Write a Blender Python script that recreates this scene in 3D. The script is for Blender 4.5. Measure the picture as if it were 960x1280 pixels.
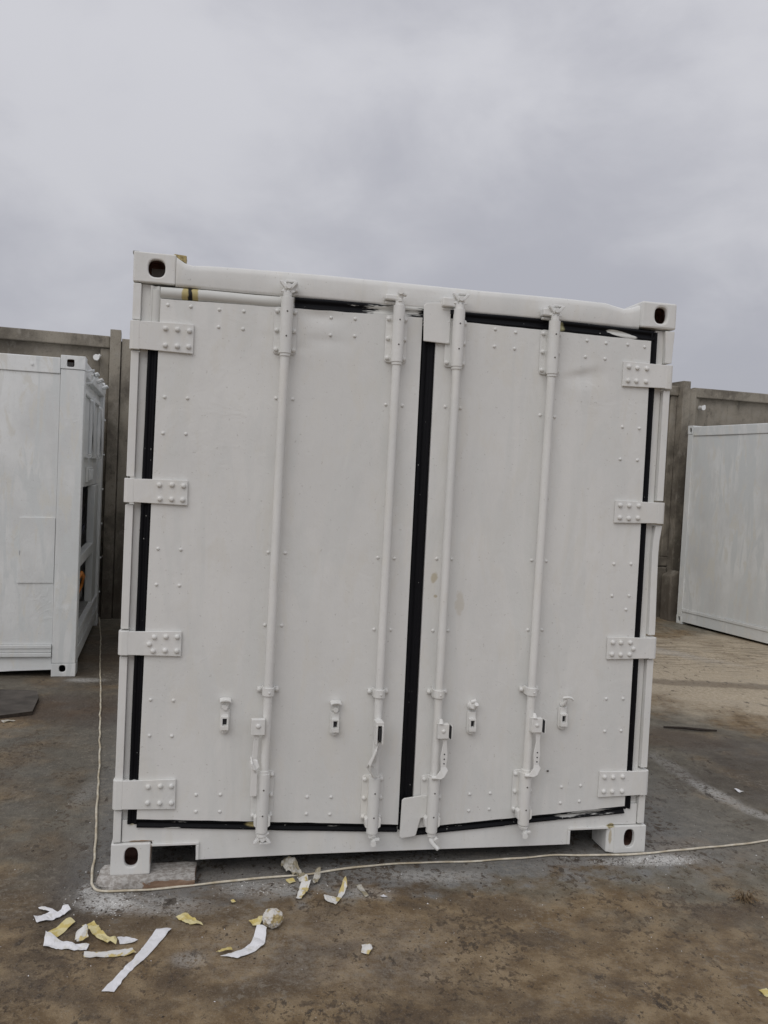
import bpy, bmesh, math, random
from mathutils import Matrix, Vector, noise
random.seed(7)
S = bpy.context.scene
for o in list(bpy.data.objects): bpy.data.objects.remove(o)
C = S.collection
PI = math.pi

# ------------------------------------------------------------------ camera
cd = bpy.data.cameras.new('camera'); cam = bpy.data.objects.new('camera', cd); C.objects.link(cam)
cd.sensor_fit = 'VERTICAL'; cd.sensor_height = 24.0; cd.sensor_width = 18.0
cd.lens = 24.0 * 1069.7 / 1280.0
cd.clip_start = 0.05; cd.clip_end = 1000
cam.matrix_world = Matrix.Translation((0, 0, 1.7507)) @ Matrix.Rotation(PI/2 - 0.0424, 4, 'X') @ Matrix.Rotation(0.0479, 4, 'Z')
S.camera = cam
S.render.resolution_x = 768; S.render.resolution_y = 1024

# ------------------------------------------------------------------ light
SUN_EL, SUN_AZ = math.radians(48), math.radians(205)      # azimuth from +Y, clockwise: behind the camera, to the left
sd = bpy.data.lights.new('sun', 'SUN'); so = bpy.data.objects.new('sun', sd); C.objects.link(so)
sd.energy = 1.1; sd.angle = math.radians(50); sd.color = (1.0, 0.975, 0.94)
dvec = Vector((math.sin(SUN_AZ)*math.cos(SUN_EL), math.cos(SUN_AZ)*math.cos(SUN_EL), math.sin(SUN_EL)))
so.rotation_euler = dvec.to_track_quat('Z', 'Y').to_euler()
so.location = dvec * 30

W = bpy.data.worlds.new('World'); S.world = W; W.use_nodes = True
wn, wl = W.node_tree.nodes, W.node_tree.links
for n in list(wn): wn.remove(n)
wo = wn.new('ShaderNodeOutputWorld'); bg = wn.new('ShaderNodeBackground'); bg.inputs[1].default_value = 0.1
sky = wn.new('ShaderNodeTexSky'); sky.sky_type = 'NISHITA'; sky.sun_disc = False
sky.sun_elevation = SUN_EL; sky.sun_rotation = SUN_AZ
tc = wn.new('ShaderNodeTexCoord')
sep = wn.new('ShaderNodeSeparateXYZ'); wl.new(tc.outputs['Generated'], sep.inputs[0])
def wmath(op, a, b, c=None):
    m = wn.new('ShaderNodeMath'); m.operation = op
    for i, v in enumerate((a, b, c)):
        if v is None: continue
        if isinstance(v, (int, float)): m.inputs[i].default_value = v
        else: wl.new(v, m.inputs[i])
    return m.outputs[0]
zz = wmath('ADD', wmath('MAXIMUM', sep.outputs[2], 0.0), 0.42)       # a cloud deck seen from below
cx = wmath('DIVIDE', sep.outputs[0], zz); cy = wmath('DIVIDE', sep.outputs[1], zz)
cmb = wn.new('ShaderNodeCombineXYZ'); wl.new(cx, cmb.inputs[0]); wl.new(cy, cmb.inputs[1])
mp = wn.new('ShaderNodeMapping'); mp.inputs['Location'].default_value = (-.45, 3.1, -0.1); mp.inputs['Scale'].default_value = (1.0, 1.0, 1.35)
wl.new(tc.outputs['Generated'], mp.inputs[0])
nz = wn.new('ShaderNodeTexNoise'); nz.inputs['Scale'].default_value = 2.1; nz.inputs['Detail'].default_value = 5.0
nz.inputs['Roughness'].default_value = 0.42; nz.inputs['Distortion'].default_value = 0.35
wl.new(mp.outputs[0], nz.inputs['Vector'])
cr = wn.new('ShaderNodeValToRGB'); cr.color_ramp.interpolation = 'EASE'
cr.color_ramp.elements[0].position = 0.38; cr.color_ramp.elements[0].color = (0.555, 0.560, 0.620, 1)
cr.color_ramp.elements[1].position = 0.62; cr.color_ramp.elements[1].color = (0.75, 0.752, 0.80, 1)
mp2 = wn.new('ShaderNodeMapping'); mp2.inputs['Scale'].default_value = (1.0, 1.0, 1.7); mp2.inputs['Rotation'].default_value = (0, .5, 0); wl.new(tc.outputs['Generated'], mp2.inputs[0])
nz2 = wn.new('ShaderNodeTexNoise'); nz2.inputs['Scale'].default_value = 5.2; nz2.inputs['Detail'].default_value = 7.0; nz2.inputs['Roughness'].default_value = .55; nz2.inputs['Distortion'].default_value = .25
wl.new(mp2.outputs[0], nz2.inputs['Vector'])
wl.new(wmath('ADD', wmath('MULTIPLY', nz.outputs['Fac'], .62), wmath('MULTIPLY', nz2.outputs['Fac'], .38)), cr.inputs[0])
# the overcast is duller towards the horizon
hz = wn.new('ShaderNodeMapRange'); hz.inputs[1].default_value = -0.05; hz.inputs[2].default_value = 0.42
hz.inputs[3].default_value = 0.82; hz.inputs[4].default_value = 1.0; wl.new(sep.outputs[2], hz.inputs[0])
vm = wn.new('ShaderNodeVectorMath'); vm.operation = 'SCALE'; wl.new(cr.outputs[0], vm.inputs[0])
wl.new(wmath('MULTIPLY', hz.outputs[0], 9.3), vm.inputs['Scale'])
mx = wn.new('ShaderNodeMix'); mx.data_type = 'RGBA'; mx.inputs[0].default_value = 0.96
wl.new(sky.outputs[0], mx.inputs[6]); wl.new(vm.outputs[0], mx.inputs[7])
wl.new(mx.outputs[2], bg.inputs[0]); wl.new(bg.outputs[0], wo.inputs[0])

S.view_settings.view_transform = 'Standard'; S.view_settings.look = 'None'
S.view_settings.exposure = -0.14; S.view_settings.gamma = 1.0; S.view_settings.use_curve_mapping = False

# ------------------------------------------------------------------ node helpers
class NT:
    def __init__(s, name):
        s.m = bpy.data.materials.new(name); s.m.use_nodes = True
        s.n, s.l = s.m.node_tree.nodes, s.m.node_tree.links
        s.b = s.n['Principled BSDF']
        t = s.n.new('ShaderNodeTexCoord'); s.obj = t.outputs['Object']
        sp = s.n.new('ShaderNodeSeparateXYZ'); s.l.new(s.obj, sp.inputs[0]); s.x, s.y, s.z = sp.outputs
    def put(s, sock, v):
        if isinstance(v, (int, float)): sock.default_value = v
        elif isinstance(v, (tuple, list)): sock.default_value = tuple(v) + ((1,) if len(v) == 3 and sock.type == 'RGBA' else ())
        else: s.l.new(v, sock)
    def math(s, op, a, b=None, c=None, clamp=False):
        m = s.n.new('ShaderNodeMath'); m.operation = op; m.use_clamp = clamp
        for i, v in enumerate((a, b, c)):
            if v is not None: s.put(m.inputs[i], v)
        return m.outputs[0]
    def noise(s, scale, detail=4, rough=.5, stretch=(1, 1, 1), loc=(0, 0, 0), dist=0):
        mp = s.n.new('ShaderNodeMapping'); mp.inputs['Scale'].default_value = stretch; mp.inputs['Location'].default_value = loc
        s.l.new(s.obj, mp.inputs[0])
        t = s.n.new('ShaderNodeTexNoise'); t.inputs['Scale'].default_value = scale; t.inputs['Detail'].default_value = detail
        t.inputs['Roughness'].default_value = rough; t.inputs['Distortion'].default_value = dist
        s.l.new(mp.outputs[0], t.inputs['Vector']); return t.outputs['Fac']
    def voro(s, scale, stretch=(1, 1, 1), feature='F1'):
        mp = s.n.new('ShaderNodeMapping'); mp.inputs['Scale'].default_value = stretch; s.l.new(s.obj, mp.inputs[0])
        t = s.n.new('ShaderNodeTexVoronoi'); t.feature = feature; t.inputs['Scale'].default_value = scale
        s.l.new(mp.outputs[0], t.inputs['Vector']); return t.outputs['Distance']
    def ramp(s, v, lo, hi, a=0.0, b=1.0):
        m = s.n.new('ShaderNodeMapRange'); m.interpolation_type = 'SMOOTHSTEP'
        s.put(m.inputs[0], v); m.inputs[1].default_value = lo; m.inputs[2].default_value = hi
        m.inputs[3].default_value = a; m.inputs[4].default_value = b; return m.outputs[0]
    def mix(s, f, a, b):
        m = s.n.new('ShaderNodeMix'); m.data_type = 'RGBA'; s.put(m.inputs[0], f); s.put(m.inputs[6], a); s.put(m.inputs[7], b); return m.outputs[2]
    def mul(s, *a):
        r = a[0]
        for q in a[1:]: r = s.math('MULTIPLY', r, q)
        return r
    def blob(s, u, v, cu, cv, ru, rv, nse=None, amp=.6, soft=.35, ang=0):
        du = s.math('SUBTRACT', u, cu); dv = s.math('SUBTRACT', v, cv)
        if ang:
            c, q = math.cos(ang), math.sin(ang)
            du, dv = (s.math('ADD', s.mul(du, c), s.mul(dv, q)), s.math('SUBTRACT', s.mul(dv, c), s.mul(du, q)))
        du = s.mul(du, 1/ru); dv = s.mul(dv, 1/rv)
        d = s.math('SQRT', s.math('ADD', s.mul(du, du), s.mul(dv, dv)))
        if nse is not None: d = s.math('ADD', d, s.mul(s.math('SUBTRACT', nse, .5), amp*2))
        return s.ramp(d, 1-soft, 1+soft, 1, 0)
    def band(s, v, lo, hi, soft=.01, nse=None, amp=.05):
        if nse is not None: v = s.math('ADD', v, s.mul(s.math('SUBTRACT', nse, .5), amp*2))
        return s.mul(s.ramp(v, lo-soft, lo+soft), s.ramp(v, hi-soft, hi+soft, 1, 0))
    def bump(s, h, strength=.3, dist=.01, prev=None):
        b = s.n.new('ShaderNodeBump'); b.inputs['Strength'].default_value = strength; b.inputs['Distance'].default_value = dist
        s.put(b.inputs['Height'], h)
        if prev is not None: s.l.new(prev, b.inputs['Normal'])
        return b.outputs[0]
    def done(s, col, rough=.5, nrm=None, spec=.5, metal=0):
        s.put(s.b.inputs['Base Color'], col); s.put(s.b.inputs['Roughness'], rough)
        s.b.inputs['Specular IOR Level'].default_value = spec; s.b.inputs['Metallic'].default_value = metal
        if nrm is not None: s.l.new(nrm, s.b.inputs['Normal'])
        return s.m

def paint(name, base, rust=(), seed=0, streak=.5, dirt=.35, rough=.42, patch=.5, wrinkle=.5):
    t = NT(name)
    a = t.noise(1.9, 6, .6, (1, 1, .6), (seed, 0, seed*2)); b = t.noise(9, 6, .65, (1, 1, .35), (0, seed, 3), .6)
    st = t.noise(14, 4, .6, (1, 1, .06), (seed, 2, 1)); roll = t.noise(5.5, 4, .6, (1, 1, .22), (seed, 9, 4), 1.2)
    k = .10*patch
    col = t.mix(t.ramp(a, .34, .66), tuple(c*(1-k) for c in base), tuple(min(1, c*(1+k*.6)) for c in base))
    col = t.mix(t.mul(t.ramp(b, .50, .62), .35*patch*2), col, (base[0]*.94, base[1]*.915, base[2]*.86))
    col = t.mix(t.mul(t.ramp(roll, .47, .60), .45*patch*2), col, (base[0]*.91, base[1]*.925, base[2]*.93))
    col = t.mix(t.mul(t.ramp(st, .5, .8), streak*.35), col, tuple(c*.82 for c in base))
    sp = t.noise(70, 3, .6, (1, 1, 1), (seed, 5, 5))
    col = t.mix(t.mul(t.ramp(sp, .67, .72), dirt), col, (.34, .31, .27))
    nn = t.noise(40, 4, .6)
    for (cx_, cz_, rx, rz, c) in rust:
        col = t.mix(t.blob(t.x, t.z, cx_, cz_, rx, rz, nn, .8, .3), col, c)
    w1 = t.noise(3.2, 4, .55, (1, 1, .5), (seed, 7, 0), .4); w2 = t.noise(60, 5, .65, (1, 1, .3)); w3 = t.noise(11, 6, .65, (1, 1, 1), (4, seed, 0), 1.4)
    rid = t.math('ABSOLUTE', t.math('SUBTRACT', t.noise(4.5, 4, .55, (1, 1, .8), (seed*3, 1, 8), 1.0), .5))
    n1 = t.bump(w1, .45, .015); n2 = t.bump(w3, .28 if wrinkle < 1 else .5, .005, n1); rm = t.mul(t.ramp(t.noise(2.4, 3, .5, loc=(seed, 4, 4)), .50, .62), t.ramp(rid, .05, 0)); n3 = t.bump(rm, wrinkle*.22, .003, n2); n4 = t.bump(w2, .25, .0015, n3)
    return t.done(col, t.ramp(b, .35, .65, rough-.08, rough+.16), n4, .4)

RUST = (.17, .085, .045); YEL = (.50, .42, .20)
M = {}
M['door'] = paint('warm_white_door_paint', (.770, .767, .742), [(1.335, 1.28, .014, .022, (.58, .53, .42)), (1.345, 1.2, .008, .008, (.55, .50, .40)), (1.46, 1.17, .02, .05, (.665, .64, .58))], 1)
M['frame'] = paint('white_frame_paint', (.780, .777, .752), [(.11, .133, .05, .004, (.32, .22, .14)), (2.262, .124, .018, .010, (.45, .39, .22)), (.16, .07, .004, .05, (.45, .36, .28)), (2.262, .07, .006, .04, (.55, .49, .38)), (.075, .215, .02, .012, (.45, .42, .30))], 5)
M['hard'] = paint('white_hardware_paint', (.780, .775, .750), [], 9, .2, .25, .4)
M['fresh'] = paint('bright_white_brushed_paint', (.80, .80, .78), [], 11, .1, .1, .35)
M['cool'] = paint('cool_white_paint', (.765, .776, .768), [(-.45, 1.0, .004, .02, (.4, .4, .4))], 3, .8, .3, .42, 1.2, 1.6)
M['cool2'] = paint('cool_white_paint_weathered', (.745, .757, .742), [], 14, 1.2, .3, .42, 1.2, .8)
def rubber():
    t = NT('black_gasket_rubber')
    n = t.noise(30, 4, .6, (1, 1, 1)); brush = t.noise(28, 4, .65, (.22, 1, 2.4)); fl = t.noise(38, 3, .6, (1, 1, .7), (3, 3, 3))
    top = t.ramp(t.z, 2.37, 2.38)
    m = t.mul(top, t.band(t.x, .02, .662, .004))
    m = t.math('MAXIMUM', m, t.mul(top, t.band(t.x, 1.00, 1.235, .03, brush, .38)))
    m = t.math('MAXIMUM', m, t.mul(top, t.blob(t.x, t.z, 2.17, 2.428, .075, .012, brush, .35, .08, ang=-.14)))
    m = t.math('MAXIMUM', m, t.mul(t.ramp(t.z, 2.30, 2.31), t.band(t.x, .03, .12, .004)))
    m = t.math('MAXIMUM', m, t.mul(t.ramp(t.z, .215, .225, 1, 0), t.ramp(brush, .64, .68)))
    m = t.math('MAXIMUM', m, t.mul(t.ramp(t.z, .23, .24, 1, 0), t.band(t.x, 1.98, 2.26, .02), t.ramp(brush, .50, .56), .7))
    m = t.math('MAXIMUM', m, t.mul(t.ramp(fl, .685, .71), t.ramp(n, .48, .56), .6))
    c = t.mix(m, (.003, .0032, .005), (.66, .66, .63))
    y = t.mul(top, t.band(t.x, .198, .262, .003, n, .01))
    c = t.mix(y, c, t.mix(t.band(t.x, .222, .240, .003, n, .012), YEL, (.02, .02, .02)))
    c = t.mix(t.mul(t.ramp(t.z, .26, .2), t.blob(t.x, t.z, .59, .192, .04, .012, n, .5)), c, YEL)
    c = t.mix(t.mul(top, t.blob(t.x, t.z, 1.865, 2.435, .02, .02, n, .6)), c, (.40, .38, .22))
    return t.done(c, t.ramp(m, 0, 1, .6, .5), t.bump(n, .25, .003), .2)
M['rubber'] = rubber()
def flat(name, col, rough=.7, var=.12, scale=12, spec=.3, metal=0):
    t = NT(name); n = t.noise(scale, 5, .6)
    return t.done(t.mix(t.ramp(n, .3, .7), tuple(c*(1-var) for c in col), tuple(min(1, c*(1+var)) for c in col)), rough, t.bump(t.noise(scale*6, 4, .6), .3, .002), spec, metal)
M['rust'] = flat('rusty_steel', (.34, .21, .17), .8, .4, 20)
M['dark'] = flat('dark_underside_steel', (.035, .035, .038), .8, .3)
M['yellow'] = flat('yellow_brown_old_paint', (.40, .32, .15), .7, .35, 60)
M['blackish'] = flat('dark_blue_grille_metal', (.016, .020, .032), .55, .3)
M['orange'] = flat('orange_hose_rubber', (.55, .20, .04), .5)
M['greymetal'] = flat('grey_machinery_metal', (.28, .28, .27), .5, .25)
M['screw'] = flat('bare_steel_screw', (.12, .11, .10), .5, .2)
M['ceramic'] = flat('white_ceramic', (.8, .8, .78), .3, .04)
M['stem_and_gap_shade'] = flat('dark_wood_soil_and_gap_shade', (.045, .035, .028), .8, .3, 40)
M['straw'] = flat('dry_straw', (.20, .14, .08), .8, .3, 60)
M['slate'] = flat('dark_worn_slab', (.085, .075, .066), .8, .3, 6)
M['chip'] = flat('pale_wood_chip', (.42, .36, .28), .8, .2, 40)
def tape(name, base, yel, thr):
    t = NT(name); n = t.noise(22, 4, .6); g = t.noise(90, 4, .7)
    c = t.mix(t.ramp(n, thr-.05, thr+.05), base, yel)
    c = t.mix(t.mul(t.ramp(g, .6, .75), .35), c, (.35, .31, .24))
    return t.done(c, .55, t.bump(n, .3, .004), .3)
M['white_tape'] = tape('white_masking_paper', (.80, .80, .82), (.74, .73, .70), .6)
M['yellow_tape'] = tape('yellow_masking_paper', (.62, .50, .18), (.70, .62, .34), .5)
M['mixed_tape'] = tape('white_and_yellow_masking_paper', (.72, .71, .68), (.58, .47, .20), .56)
M['dirty_tape'] = tape('dirty_masking_paper', (.50, .48, .43), (.33, .29, .20), .5)
def cable_mat():
    t = NT('cream_cable_sheath'); n = t.noise(18, 4, .6)
    return t.done(t.mix(t.ramp(n, .35, .65), (.50, .43, .31), (.70, .65, .54)), .5, None, .4)
M['cable'] = cable_mat()
def wood():
    t = NT('sprayed_wooden_block'); n = t.noise(25, 5, .6, (.4, 2, 2)); k = t.noise(9, 4, .6)
    c = t.mix(t.ramp(n, .3, .7), (.26, .165, .11), (.38, .27, .195))
    p = t.math('ADD', t.mul(t.ramp(t.x, .08, .20, 1, 0), .95), t.mul(t.ramp(t.z, .036, .047), .85), clamp=True)
    p = t.ramp(t.math('ADD', p, t.mul(t.math('SUBTRACT', t.noise(30, 6, .7), .5), 2.2)), .42, .58)
    c = t.mix(p, c, t.mix(t.ramp(t.noise(55, 5, .7), .42, .58), (.36, .33, .30), (.55, .53, .50)))
    return t.done(c, .85, t.bump(t.noise(45, 6, .7), .8, .01, t.bump(n, .6, .006)), .2)
M['wood'] = wood()
def concrete():
    t = NT('weathered_fence_concrete')
    a = t.noise(1.3, 7, .65, dist=.6); b = t.noise(8, 7, .7, (1, 1, .6)); st = t.noise(6, 5, .65, (1, 1, .14), (2, 2, 0), .5); g = t.noise(90, 4, .75)
    c = t.mix(t.ramp(a, .36, .62), (.150, .133, .108), (.32, .288, .236))
    c = t.mix(t.mul(t.ramp(st, .52, .72), .5), c, (.095, .085, .073))
    c = t.mix(t.mul(t.ramp(b, .52, .64), .55), c, (.33, .305, .262))
    c = t.mix(t.mul(t.ramp(b, .44, .36), .5), c, (.10, .088, .074))
    c = t.mix(t.mul(t.ramp(g, .58, .66), .6), c, (.07, .062, .053))
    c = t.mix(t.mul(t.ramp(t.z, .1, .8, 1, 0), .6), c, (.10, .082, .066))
    return t.done(c, .9, t.bump(g, .5, .006, t.bump(b, .5, .02)), .15)
M['conc'] = concrete()
def ground_mat():
    t = NT('dirty_concrete_yard')
    x, y = t.x, t.y
    a = t.noise(.55, 5, .55, loc=(2.7, 1.1, 0)); b = t.noise(2.6, 6, .62); c_ = t.noise(9, 6, .65); d = t.noise(34, 5, .7); e = t.noise(120, 4, .7); f = t.noise(5.5, 5, .7, (1.0, .6, 1), (9, 4, 0))
    fine = t.noise(260, 3, .8); clod = t.noise(38, 7, .70, (1, .8, 1), (3, 8, 1), .3)
    grey = t.mix(t.ramp(c_, .35, .65), (.140, .126, .096), (.220, .200, .156))
    brown = t.mix(t.ramp(c_, .35, .65), (.165, .110, .056), (.300, .222, .130))
    near = t.ramp(y, 2.4, 3.9, .36, 0)          # the soil lies thicker in front of the container
    col = t.mix(t.ramp(t.math('ADD', t.mul(t.math('ADD', a, b), .5), near), .44, .58), grey, brown)
    big = t.noise(1.35, 6, .65, (1, 1.3, 1), (6.3, 2.2, 0), .5)
    col = t.mix(t.mul(t.ramp(big, .50, .62), t.ramp(y, 4.6, 3.4), .72), col, (.088, .060, .036))
    col = t.mix(t.mul(t.blob(x, y, .55, 3.45, .16, .09, d, .8, .3), .75), col, (.14, .10, .062))
    col = t.mix(t.mul(t.blob(x, y, -1.15, 3.35, .8, .22, b, .9, .5), .55), col, (.085, .064, .045))
    # dark reddish band of dirt on the left, wet dark ground by the left container
    col = t.mix(t.mul(t.blob(x, y, -2.1, 5.95, 1.3, .34, b, .7, .4), .8), col, (.082, .055, .040))
    col = t.mix(t.mul(t.blob(x, y, -2.3, 7.6, .9, 1.3, b, .5, .5), .75), col, (.075, .060, .047))
    col = t.mix(t.mul(t.blob(x, y, -1.75, 5.0, .75, .9, b, .8, .5), .5), col, (.092, .085, .076))
    col = t.mix(t.mul(t.blob(x, y, -1.15, 4.1, .14, 1.4, c_, .7, .5), .6), col, (.062, .052, .043))
    # pale sandy ground on the right
    col = t.mix(t.blob(x, y, 4.3, 8.3, 2.7, 1.95, b, .55, .22), col, t.mix(t.ramp(d, .35, .65), (.46, .38, .27), (.60, .515, .39)))
    col = t.mix(t.mul(t.blob(x, y, 3.5, 7.7, 1.9, .12, c_, .8, .4), .6), col, (.125, .092, .062))
    col = t.mix(t.mul(t.blob(x, y, 3.3, 9.3, 1.6, .9, b, .8, .5), t.ramp(t.noise(6, 4, .6, (.5, 3, 1)), .45, .6), .6), col, (.15, .11, .072))
    col = t.mix(t.mul(t.blob(x, y, 2.1, 5.95, .42, .22, b, .8, .4), .75), col, (.115, .080, .050))
    col = t.mix(t.mul(t.blob(x, y, 2.55, 5.2, .55, .8, b, .9, .5), .7), col, (.085, .070, .058))
    # overspray and paint dust along the foot of the container
    u = t.math('ADD', t.mul(t.math('SUBTRACT', x, -1.07), math.cos(.2056)), t.mul(t.math('SUBTRACT', y, 3.518), math.sin(.2056)))
    v = t.math('SUBTRACT', t.mul(t.math('SUBTRACT', y, 3.518), math.cos(.2056)), t.mul(t.math('SUBTRACT', x, -1.07), math.sin(.2056)))
    vv = t.math('ADD', v, t.mul(t.math('SUBTRACT', c_, .5), .9))
    spray = t.mul(t.ramp(vv, -.30, -.05), t.ramp(u, -.35, .1), t.ramp(u, 2.3, 3.4, 1, 0))
    col = t.mix(t.mul(spray, .8), col, t.mix(t.ramp(d, .35, .7), (.200, .202, .200), (.275, .277, .272)))
    whites = [(-1.03, 3.37, .11, .08, 0, 1.0), (-1.13, 3.47, .05, .06, 0, .8), (-.85, 3.36, .22, .08, 0, .45), (-.42, 3.52, .20, .07, .1, .45), (.30, 3.71, .22, .06, .1, .45),
              (1.36, 3.93, .20, .05, .2, .95), (1.12, 3.90, .10, .03, .2, .5), (1.90, 5.30, .35, .06, -1.40, .28), (2.00, 4.90, .20, .06, -1.2, .62), (2.12, 4.62, .12, .05, -1.0, .5), (2.32, 4.35, .2, .07, -.5, .3), (-.1, 3.1, .5, .25, 0, .10), (-2.33, 6.80, .14, .07, .25, .6),
              (-.62, 2.97, .06, .05, 0, .35), (3.05, 9.2, .7, .14, -.8, .4), (-1.5, 4.45, .05, .18, 0, .2), (.0, 3.52, .12, .05, 0, .35)]
    for wx, wy, rx, ry, an, s_ in whites:
        col = t.mix(t.mul(t.blob(x, y, wx, wy, rx, ry, f if rx > .3 else d, 1.0, .5, an), t.ramp(t.math('ADD', t.mul(d, .6), t.mul(e, .4)), .40, .53), s_), col, (.62, .61, .585))
    # scattered spots of soil, darker damp dirt, pale grains
    sp1 = t.mul(t.ramp(f, .54, .62), t.ramp(d, .42, .60)); 
    fc = t.noise(3.1, 7, .70, (1, .7, 1), (5, 5, 5))
    dens = t.ramp(fc, .44, .64, .635, .50)      # where the clods gather
    diff = t.math('SUBTRACT', clod, dens)
    col = t.mix(t.mul(t.ramp(diff, -.012, .035), t.ramp(y, 6.5, 4.2, .25, 1), .78), col, t.mix(t.ramp(d, .4, .6), (.050, .034, .022), (.105, .072, .044)))
    col = t.mix(t.mul(t.ramp(fc, .50, .42), t.ramp(d, .50, .62), .5), col, (.29, .255, .205))
    f2 = t.mul(t.ramp(t.noise(15, 6, .7, (1, .5, 1), (1, 7, 2)), .585, .61), t.ramp(b, .45, .58))
    col = t.mix(t.mul(f2, .8), col, (.050, .037, .027))
    col = t.mix(t.mul(t.ramp(e, .57, .66), .45), col, (.31, .275, .225))
    col = t.mix(t.mul(t.ramp(e, .42, .34), .55), col, (.060, .048, .037))
    col = t.mix(t.mul(t.ramp(fine, .56, .70), .35), col, (.34, .31, .26)); col = t.mix(t.mul(t.ramp(fine, .44, .32), .45), col, (.055, .045, .035))
    cr_ = t.voro(.42, (1, 1, 1), 'DISTANCE_TO_EDGE'); crn = t.math('ADD', cr_, t.mul(t.math('SUBTRACT', c_, .5), .035))
    col = t.mix(t.mul(t.ramp(crn, .0, .005, 1, 0), t.ramp(b, .5, .6), .45), col, (.045, .038, .032))
    n1 = t.bump(b, .6, .03); n2 = t.bump(c_, .6, .015, n1); n3 = t.bump(clod, .8, .010, n2); n4 = t.bump(e, .7, .004, n3)
    return t.done(col, t.ramp(big, .42, .60, .88, .50), n4, .35)
M['ground'] = ground_mat()

# ------------------------------------------------------------------ mesh helpers
class MB:
    def __init__(s): s.v, s.f, s.m, s.sm = [], [], [], []
    def add(s, vs, fs, mat=0, smooth=False, T=None):
        o = len(s.v)
        s.v += [tuple(T @ Vector(p)) if T else tuple(p) for p in vs]
        for f in fs: s.f.append(tuple(i+o for i in f)); s.m.append(mat); s.sm.append(smooth)
        return s
    def box(s, x0, x1, y0, y1, z0, z1, mat=0, T=None):
        v = [(x, y, z) for x in (x0, x1) for y in (y0, y1) for z in (z0, z1)]
        return s.add(v, [(0, 1, 3, 2), (4, 6, 7, 5), (0, 4, 5, 1), (2, 3, 7, 6), (0, 2, 6, 4), (1, 5, 7, 3)], mat, False, T)
    def prism(s, poly, y0, y1, mat=0, T=None, axis='y'):
        n = len(poly)
        pt = {'y': lambda a, b, d: (a, d, b), 'x': lambda a, b, d: (d, a, b), 'z': lambda a, b, d: (a, b, d)}[axis]
        v = [pt(a, b, y0) for a, b in poly] + [pt(a, b, y1) for a, b in poly]
        return s.add(v, [tuple(range(n)), tuple(range(2*n-1, n-1, -1))] + [(i, i+n, (i+1) % n + n, (i+1) % n) for i in range(n)], mat, False, T)
    def tube(s, pts, r, n=12, mat=0, caps=True, flat=1.0, smooth=True):
        pts = [Vector(p) for p in pts]; rs = r if isinstance(r, (list, tuple)) else [r]*len(pts)
        v, f = [], []; up = None
        for i, p in enumerate(pts):
            d = (pts[min(i+1, len(pts)-1)] - pts[max(i-1, 0)]).normalized()
            if up is None: up = Vector((0, 0, 1)) if abs(d.z) < .9 else Vector((0, 1, 0))
            a = d.cross(up).normalized(); b = a.cross(d).normalized()
            for k in range(n):
                t = 2*PI*k/n; v.append(p + a*math.cos(t)*rs[i] + b*math.sin(t)*rs[i]*flat)
        for i in range(len(pts)-1):
            for k in range(n): f.append((i*n+k, i*n+(k+1) % n, (i+1)*n+(k+1) % n, (i+1)*n+k))
        s.add(v, f, mat, smooth)
        if caps:
            s.add(v[:n], [tuple(reversed(range(n)))], mat); s.add(v[-n:], [tuple(range(n))], mat)
        return s
    def dome(s, x, y, z, r, h, mat=0, n=10, neck=0):
        # a round head standing out towards -y
        v, f = [], []; rings = [(r, 0)] + ([(r, neck)] if neck else []) + [(r*.88, neck+h*.5), (r*.5, neck+h*.88)]
        for rr, hh in rings:
            for k in range(n): v.append((x+rr*math.cos(2*PI*k/n), y-hh, z+rr*math.sin(2*PI*k/n)))
        v.append((x, y-neck-h, z))
        for i in range(len(rings)-1):
            for k in range(n): f.append((i*n+k, i*n+(k+1) % n, (i+1)*n+(k+1) % n, (i+1)*n+k))
        for k in range(n): f.append(((len(rings)-1)*n+k, (len(rings)-1)*n+(k+1) % n, len(v)-1))
        return s.add(v, f, mat, True)
    def build(s, name, mats, parent=None, bevel=0, seg=2):
        me = bpy.data.meshes.new(name); me.from_pydata(s.v, [], s.f)
        mats = mats if isinstance(mats, (list, tuple)) else [mats]
        for m in mats: me.materials.append(M[m] if isinstance(m, str) else m)
        for p, mi, sm in zip(me.polygons, s.m, s.sm): p.material_index = mi; p.use_smooth = sm
        bm = bmesh.new(); bm.from_mesh(me); bmesh.ops.recalc_face_normals(bm, faces=bm.faces); bm.to_mesh(me); bm.free()
        o = bpy.data.objects.new(name, me); C.objects.link(o); o.parent = parent
        if bevel:
            b = o.modifiers.new('bevel', 'BEVEL'); b.width = bevel; b.segments = seg; b.limit_method = 'ANGLE'; b.angle_limit = math.radians(50)
        return o
def tag(o, label=None, cat=None, group=None, kind=None):
    for k, v in (('label', label), ('category', cat), ('group', group), ('kind', kind)):
        if v: o[k] = v
    return o
def empty(name, M4, label, cat, group=None):
    o = bpy.data.objects.new(name, None); o.empty_display_size = .2; C.objects.link(o); o.matrix_world = M4
    return tag(o, label, cat, group)

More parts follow.
